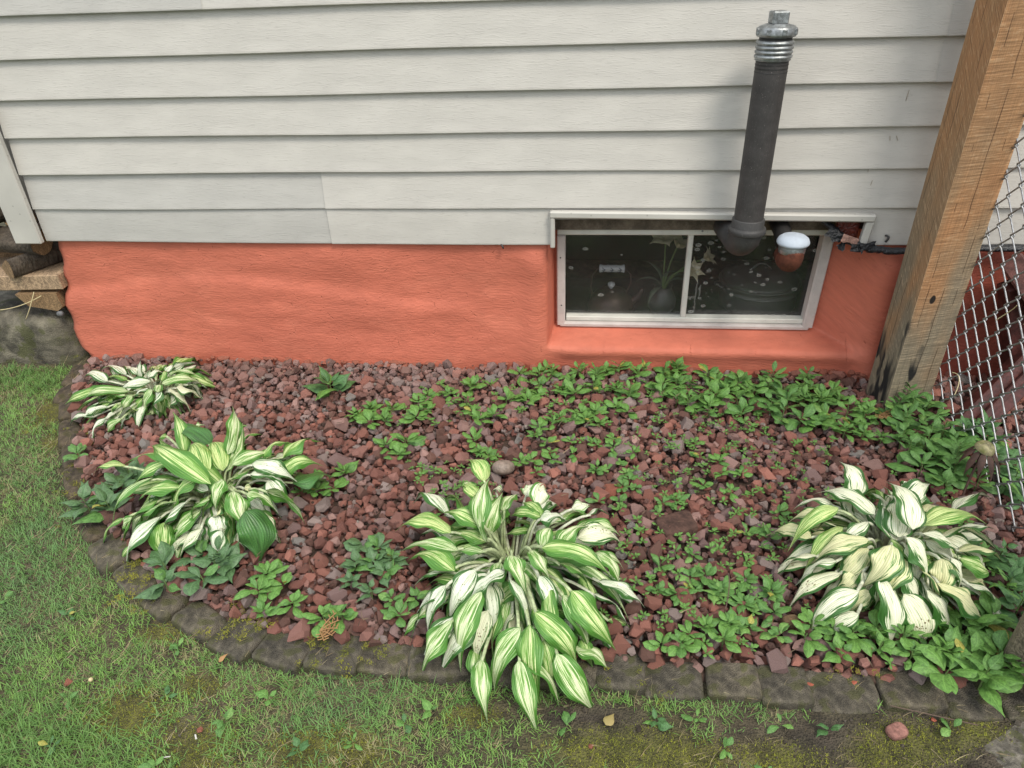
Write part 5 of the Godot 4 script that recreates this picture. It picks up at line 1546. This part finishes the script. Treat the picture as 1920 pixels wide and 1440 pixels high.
func tuft(seed_: int, blades: int, spread: float, length: float, width: float, lean: float) -> ArrayMesh:
	var r := RandomNumberGenerator.new()
	r.seed = seed_
	var v := PackedVector3Array()
	var idx := PackedInt32Array()
	for k in blades:
		var o := Vector3(r.randfn() * spread, -0.002, r.randfn() * spread)
		var a := r.randf() * TAU
		var d := Vector3(cos(a), 0, sin(a))
		var s := Vector3(-d.z, 0, d.x) * width * r.randf_range(0.7, 1.2)
		var l := length * r.randf_range(0.5, 1.25)
		var tilt := clampf(absf(r.randfn()) * lean, 0.05, 1.4)
		var p := o
		var b := v.size()
		for j in 4:
			var w := [1.0, 0.9, 0.6, 0.05][j] as float
			v.append(p - s * w * 0.5)
			v.append(p + s * w * 0.5)
			tilt = minf(tilt + 0.25, 1.5)
			p += (Vector3.UP * cos(tilt) + d * sin(tilt)) * l / 3.0
			if j < 3:
				var i := b + j * 2
				idx.append_array([i, i + 1, i + 2, i + 1, i + 3, i + 2])
	return commit(v, idx, PackedVector2Array())

func build_grass() -> void:
	var r := RandomNumberGenerator.new()
	r.seed = 555
	var kinds := []
	for k in 5:
		kinds.append(tuft(40 + k, 11, 0.006, 0.0160, 0.0014, 0.85))
	for k in 3:
		kinds.append(tuft(60 + k, 9, 0.007, 0.034, 0.0017, 0.7))
	for k in 2:
		kinds.append(tuft(80 + k, 7, 0.008, 0.024, 0.0009, 1.2))
	var mossy := tuft(95, 26, 0.006, 0.0055, 0.0014, 0.9)
	var places := []
	var cols := []
	for k in kinds.size():
		places.append([])
		cols.append([])
	var mp := []
	var mc := []
	var sp := 0.0098
	for j in int(1.75 / sp):
		for i in int(3.9 / sp):
			var p := Vector2(-2.9 + i * sp, -0.03 + j * sp) + Vector2(r.randf() - 0.5, r.randf() - 0.5) * sp * 1.6
			if in_bed(p) or (p.x < -1.68 and p.y < 0.03) or (edge_dist(p) < 0.040 - 0.026 * r.randf() * r.randf()):
				continue
			var y := ground_y(p)
			var ms := moss_at(p)
			var dt := dirt_at(p)
			var nn: float = T.gn.get_noise_2d(p.x * 4.0 + 70, p.y * 4.0)
			var fine: float = T.gn.get_noise_2d(p.x * 16.0 + 170, p.y * 16.0)
			if ms > 0.12 and r.randf() < ms * 1.6:
				mp.append(Transform3D(Basis(Vector3.UP, r.randf() * TAU).scaled(Vector3.ONE * r.randf_range(0.7, 1.5)), Vector3(p.x, y, p.y)))
				mc.append(Color(0.27, 0.275, 0.040).lerp(Color(0.14, 0.16, 0.030), r.randf()))
			var den := 0.84 + 0.45 * nn + 0.25 * fine - 0.80 * ms - 1.1 * dt
			var lush := blob(p, Vector2(-1.0, 1.33), 0.32, 0.16) + 0.6 * blob(p, Vector2(-1.75, 0.12), 0.2, 0.08)
			den += lush * 0.5
			if p.x > -0.2 and p.x < 0.5 and p.y > 1.13:
				den -= 0.22
			if r.randf() > den:
				continue
			var dry := clampf(0.12 + 0.75 * T.gn.get_noise_2d(p.x * 3.0 + 500, p.y * 3.0) + 0.5 * fine, 0.03, 0.75)
			var c := Color(0.145, 0.300, 0.065).lerp(Color(0.24, 0.390, 0.090), r.randf())
			c = c.lerp(Color(0.095, 0.195, 0.085), clampf(nn + 0.2, 0, 0.6))
			var k := r.randi() % 5
			if r.randf() < lush * 0.6 or r.randf() < 0.04:
				k = 5 + r.randi() % 3
				c = Color(0.095, 0.200, 0.045).lerp(Color(0.14, 0.255, 0.065), r.randf())
			elif r.randf() < dry:
				c = Color(0.33, 0.28, 0.155).lerp(Color(0.22, 0.23, 0.09), r.randf())
				if r.randf() < 0.5:
					k = 8 + r.randi() % 2
			places[k].append(Transform3D(Basis(Vector3.UP, r.randf() * TAU).scaled(Vector3.ONE * r.randf_range(0.75, 1.3)), Vector3(p.x, y, p.y)))
			cols[k].append(c)
	for k in kinds.size():
		scatter("lawn_grass", kinds[k], M.grass, places[k], cols[k], self)
	scatter("moss", mossy, M.moss, mp, mc, self)
	build_litter(r)
	# a few moss cushions in the joints of the edging and the gravel
	var cp := []
	var cc := []
	for n in 420:
		var i := r.randi() % (EDGE.size() - 1)
		var p: Vector2 = EDGE[i].lerp(EDGE[i + 1], r.randf()) + Vector2(r.randfn(), r.randfn()) * 0.03
		if T.gn.get_noise_2d(p.x * 10.0, p.y * 10.0 + 60) < 0.12:
			continue
		cp.append(Transform3D(Basis(Vector3.UP, r.randf() * TAU).scaled(Vector3.ONE * r.randf_range(0.6, 1.1)), Vector3(p.x, 0.006, p.y)))
		cc.append(Color(0.26, 0.25, 0.035).lerp(Color(0.14, 0.15, 0.03), r.randf()))
	scatter("moss", mossy, M.moss, cp, cc, self)

func build_litter(r: RandomNumberGenerator) -> void:
	# crumbs of soil and grit, and dead blades, on the open ground
	var crumb := stone_mesh(31)
	var cp := []
	var cc := []
	for n in 9000:
		var p := Vector2(r.randf_range(-1.4, 0.9), r.randf_range(0.9, 1.45))
		if in_bed(p) or r.randf() > 0.12 + dirt_at(p):
			continue
		var s := 0.0022 * exp(r.randfn() * 0.5)
		cp.append(Transform3D(Basis.from_euler(Vector3(r.randf() * 6, r.randf() * 6, 0)).scaled(Vector3.ONE * s), Vector3(p.x, ground_y(p) + s * 0.2, p.y)))
		var g := r.randf()
		cc.append(Color(0.10, 0.075, 0.05).lerp(Color(0.26, 0.22, 0.17), g * g))
	scatter("grit", crumb, M.gravel, cp, cc, self)
	# fines and debris between the stones of the bed
	cp = []
	cc = []
	for n in 5200:
		var p := Vector2(r.randf_range(-1.6, 1.0), r.randf_range(0.01, 1.05))
		if not in_bed(p) or edge_dist(p) < 0.035:
			continue
		var s := 0.0055 * exp(r.randfn() * 0.4)
		cp.append(Transform3D(Basis.from_euler(Vector3(r.randf() * 6, r.randf() * 6, 0)).scaled(Vector3.ONE * s), Vector3(p.x, 0.004 + r.randf() * 0.014, p.y)))
		var g := r.randf()
		cc.append(Color(0.10, 0.06, 0.045).lerp(Color(0.36, 0.17, 0.14), g) if g < 0.93 else Color(0.5, 0.42, 0.36))
	scatter("gravel_fines", crumb, M.gravel, cp, cc, self)
	cp = []
	cc = []
	var stick := tuft(99, 1, 0.002, 0.034, 0.0016, 0.1)
	for n in 420:
		var p := Vector2(r.randf_range(-1.6, 1.0), r.randf_range(0.02, 1.05))
		if not in_bed(p):
			continue
		var bs := Basis(Vector3.UP, r.randf() * TAU) * Basis(Vector3.RIGHT, 1.35 + r.randfn() * 0.2)
		cp.append(Transform3D(bs.scaled(Vector3.ONE * r.randf_range(0.5, 1.5)), Vector3(p.x, 0.022 + r.randf() * 0.006, p.y)))
		cc.append(Color(0.09, 0.06, 0.045).lerp(Color(0.34, 0.25, 0.16), r.randf()))
	scatter("bed_litter", stick, M.grass, cp, cc, self)
	var blade := tuft(97, 2, 0.012, 0.036, 0.0010, 0.1)
	cp = []
	cc = []
	for n in 4200:
		var p := Vector2(r.randf_range(-2.0, 0.9), r.randf_range(0.0, 1.5))
		if in_bed(p) or p.x < -1.9:
			continue
		var bs := Basis(Vector3.UP, r.randf() * TAU) * Basis(Vector3.RIGHT, 1.35 + r.randfn() * 0.12)
		cp.append(Transform3D(bs.scaled(Vector3.ONE * r.randf_range(0.6, 1.4)), Vector3(p.x, ground_y(p) + 0.004 + r.randf() * 0.006, p.y)))
		cc.append(Color(0.42, 0.35, 0.21).lerp(Color(0.22, 0.16, 0.09), r.randf()))
	scatter("dead_grass", blade, M.grass, cp, cc, self)

func build_small_things() -> void:
	single("pebble", rough_block(0.052, 0.036, 0.066, 152, 0.001, 0.85, 28, 18), M.pebble, "smooth egg shaped beige pebble behind the middle hosta", "pebble", Vector3(-0.203, 0.028, 0.530), Vector3(-0.5, -0.25, 0.1))
	single("pink_stone", rough_block(0.036, 0.018, 0.026, 153, 0.002, 0.7, 20, 12), M.pink, "flat pink stone lying on the bare dirt at the lower right", "stone", Vector3(0.531, -0.014, 1.143), Vector3(0.05, 0.4, 0.05))
	single("dark_stone", rough_block(0.085, 0.030, 0.062, 154, 0.005, 0.45, 24, 14), tri(lin(0.16, 0.085, 0.065), 0.9, T.mottle, T.bumpC, 0.3, 10.0), "large flat dark brown stone in the gravel right of the middle hosta", "stone", Vector3(0.205, 0.018, 0.700), Vector3(0.04, 0.35, 0.08))
	single("tan_stone", rough_block(0.032, 0.022, 0.024, 155, 0.002, 0.7, 20, 12), tri(lin(0.27, 0.17, 0.085), 0.8, T.mottle, T.bumpC, 0.2, 12.0), "tan brown stone under the left leaves of the right hosta", "stone", Vector3(0.395, 0.022, 0.955), Vector3(0.1, 0.2, 0.1))
	single("fallen_leaf", leaf_mesh(Vector3(0.045, -0.006, 1.176), Vector3(0.060, -0.008, 1.152), 0.018, 0.003, 0.2, 0.1, 0.0, Vector3.UP, 8, 6), M.fallen, "olive brown fallen leaf on the grass in front of the middle hosta", "leaf")
	single("fallen_leaf", leaf_mesh(Vector3(-0.685, -0.008, 1.105), Vector3(-0.672, -0.004, 1.088), 0.010, 0.003, 0.2, 0.1, 0.0, Vector3.UP, 8, 6), M.dry, "small orange brown leaf in the lawn below the left edging", "leaf")
	single("clover_head", rough_block(0.008, 0.008, 0.008, 156, 0.001, 0.9, 10, 8), M.straw, "small white clover head in the lawn at the lower left", "flower", Vector3(-0.905, -0.002, 1.165))
	for n in 7:
		var q: Vector2 = [Vector2(-0.955, 1.165), Vector2(-0.66, 1.235), Vector2(-1.50, 0.33), Vector2(0.40, 1.085), Vector2(0.475, 1.075), Vector2(0.02, 1.21), Vector2(0.60, 1.115)][n]
		var lbs := ["orange red crumb of brick in the bare patch at the lower left lawn", "small orange crumb beside the white chips in the moss patch", "tiny coral chip in the grass left of the small wilted hosta", "coral paint chip on the edging between the two front hostas", "coral paint chip on the edging under the right hosta", "pinkish crumb in the mossy lawn below the middle hosta", "small orange bead on the dirt below the lower right leafy clump"]
		var s: float = [0.014, 0.009, 0.008, 0.008, 0.007, 0.009, 0.008][n]
		var o := single("coral_chip", stone_mesh(700 + n), M.coral_old if n in [0, 1, 5] else M.coral, lbs[n], "chip", Vector3(q.x, 0.016 if n in [3, 4] else -0.016, q.y), Vector3(0.2, n, 0.1))
		o.scale = Vector3(s, s * 0.5, s)
	for n in 2:
		var s: Array = [[Vector3(-0.655, -0.012, 1.255), Vector3(-0.66, -0.010, 1.248), 0.0016], [Vector3(-0.702, -0.012, 1.292), Vector3(-0.682, -0.008, 1.290), 0.0012], [Vector3(0.275, -0.008, 1.17), Vector3(0.278, -0.008, 1.162), 0.0012]][n]
		single("wood_chip", tube([s[0], s[0].lerp(s[1], 0.5), s[1]], func(_t): return s[2], 6, 0.5), M.pale_chip, ["white chip in the moss patch of the lower left lawn", "pale grey wood chip in the grass at the lower left", "thin white splinter in the grass below the edging on the right"][n], "chip")
	var tw := [[Vector3(0.17, 0.030, 0.145), Vector3(0.22, 0.034, 0.16), Vector3(0.29, 0.028, 0.19), "dark twig lying under the window weeds"], [Vector3(0.12, 0.032, 0.545), Vector3(0.17, 0.035, 0.52), Vector3(0.20, 0.030, 0.50), "thin dark twig on the gravel right of the pebble"], [Vector3(0.275, 0.03, 0.94), Vector3(0.285, 0.06, 0.915), Vector3(0.280, 0.085, 0.90), "thin upright brown stalk in the gravel between the front hostas"], [Vector3(0.66, 0.0, 1.13), Vector3(0.60, 0.002, 1.12), Vector3(0.53, 0.0, 1.105), "thin grey twig on the dirt below the right edging"]]
	for k in tw.size():
		single("twig", tube(bez(tw[k][0], tw[k][1], tw[k][2], 8), func(_t): return 0.0006 if k > 3 else 0.0011, 5), M.straw if k > 3 else M.weed_dry, tw[k][3], "twig")
	# dry evergreen sprig at the foot of the post
	for n in 2:
		var sg := thing("dry_sprig", ["orange brown dead evergreen sprig at the foot of the post", "dead evergreen sprig on the edging below the left hosta"][n], "sprig", [Vector3(0.782, 0.024, 0.240), Vector3(-0.50, 0.024, 1.045)][n], 0.4 + n)
		for b in 5:
			var a := -0.9 + b * 0.45
			var e := Vector3(sin(a) * 0.035, 0.012 + 0.004 * b, cos(a) * 0.042)
			var tw2 := part("twiglet", tube(bez(Vector3.ZERO, e * 0.5 + Vector3(0, 0.006, 0), e, 6), func(t): return 0.0016 - 0.0008 * t, 5), M.dry, sg)
			for k in 6:
				var s := 1.0 if k % 2 else -1.0
				var f := e * (0.3 + k * 0.12)
				part("needle", tube([f, f + Vector3(cos(a) * s, 0.15, -sin(a) * s) * 0.010], func(_t): return 0.0012, 4), M.dry, tw2)

# ---------------------------------------------------------------- scene
func _ready() -> void:
	var cam := Camera3D.new()
	cam.name = "camera"
	add_child(cam)
	cam.position = EYE
	cam.rotation = Vector3(-0.553314, 0.124977, -0.041312)
	cam.fov = 56.93
	cam.near = 0.05
	cam.far = 200.0
	cam.current = true
	var sky := ProceduralSkyMaterial.new()
	sky.sky_top_color = Color(0.95, 0.975, 1.0)
	sky.sky_horizon_color = Color(0.70, 0.71, 0.72)
	sky.sky_curve = 0.25
	sky.ground_bottom_color = Color(0.20, 0.22, 0.15)
	sky.ground_horizon_color = Color(0.42, 0.44, 0.40)
	sky.sky_energy_multiplier = 1.12
	var e := Environment.new()
	e.background_mode = Environment.BG_SKY
	e.sky = Sky.new()
	e.sky.sky_material = sky
	e.ambient_light_source = Environment.AMBIENT_SOURCE_SKY
	e.tonemap_mode = Environment.TONE_MAPPER_LINEAR
	e.tonemap_exposure = 1.38
	e.sdfgi_enabled = true
	e.ssao_enabled = true
	e.ssil_enabled = true
	var we := WorldEnvironment.new()
	we.name = "environment"
	we.environment = e
	add_child(we)
	var sun := DirectionalLight3D.new()
	sun.name = "overcast_sun"
	sun.light_energy = 0.6
	sun.light_color = Color(1.0, 0.97, 0.92)
	sun.light_angular_distance = 18.0
	sun.shadow_enabled = true
	add_child(sun)
	sun.look_at_from_position(Vector3(1.3, 3.2, 1.7), Vector3.ZERO)

	T.gn = fnl(17, 0.35, 3)
	make_textures()
	make_materials()
	M.coral_old = tri(lin(0.55, 0.20, 0.13), 0.85, T.mottle, T.bumpC, 0.2, 12.0)
	M.coral_pale = tri(lin(0.60, 0.36, 0.30), 0.85, T.mottle, T.bumpC, 0.2, 12.0)
	M.rust_paint = tri(lin(0.20, 0.035, 0.02), 0.35, T.mottle, T.bumpB, 0.2, 8.0)
	M.shelf_green = mat(lin(0.10, 0.13, 0.09), 0.6)
	M.galv_dull = tri(lin(0.25, 0.26, 0.28), 0.7, T.mottle, T.bumpC, 0.05, 12.0)
	M.timber_light = tri(lin(0.20, 0.085, 0.075), 0.55, T.mottle, T.bumpB, 0.06, 4.0)
	M.pale_chip = mat(lin(0.5, 0.48, 0.44), 0.8)
	M.scuff = mat(lin(0.36, 0.31, 0.25), 0.8)
	M.fallen = mat(lin(0.28, 0.22, 0.08), 0.7)
	M.weed_dry = mat(lin(0.11, 0.075, 0.055), 0.85)
	build_ground()
	build_house()
	build_post()
	build_fence()
	build_left_side()
	build_edging()
	build_pipes()
	build_indoor_things()
	build_hosta(H1, Vector3(-1.300, 0.0, 0.209), "small low wilted white hosta in the far left corner against the wall", 11, {}, true)
	build_hosta(H2, Vector3(-0.874, 0.0, 0.685), "large green streaked hosta on the left with two plain dark green leaves", 12, {})
	build_hosta(H3, Vector3(-0.149, 0.0, 0.833), "largest hosta in the middle, its leaves hanging over the edging onto the grass", 13, {})
	build_hosta(H4, Vector3(0.630, 0.0, 0.762), "creamy white hosta with dark green leaf margins at the right", 14, {"w": "W", "h": "H", "x": "W"})
	build_weeds()
	build_small_things()
	build_grass()
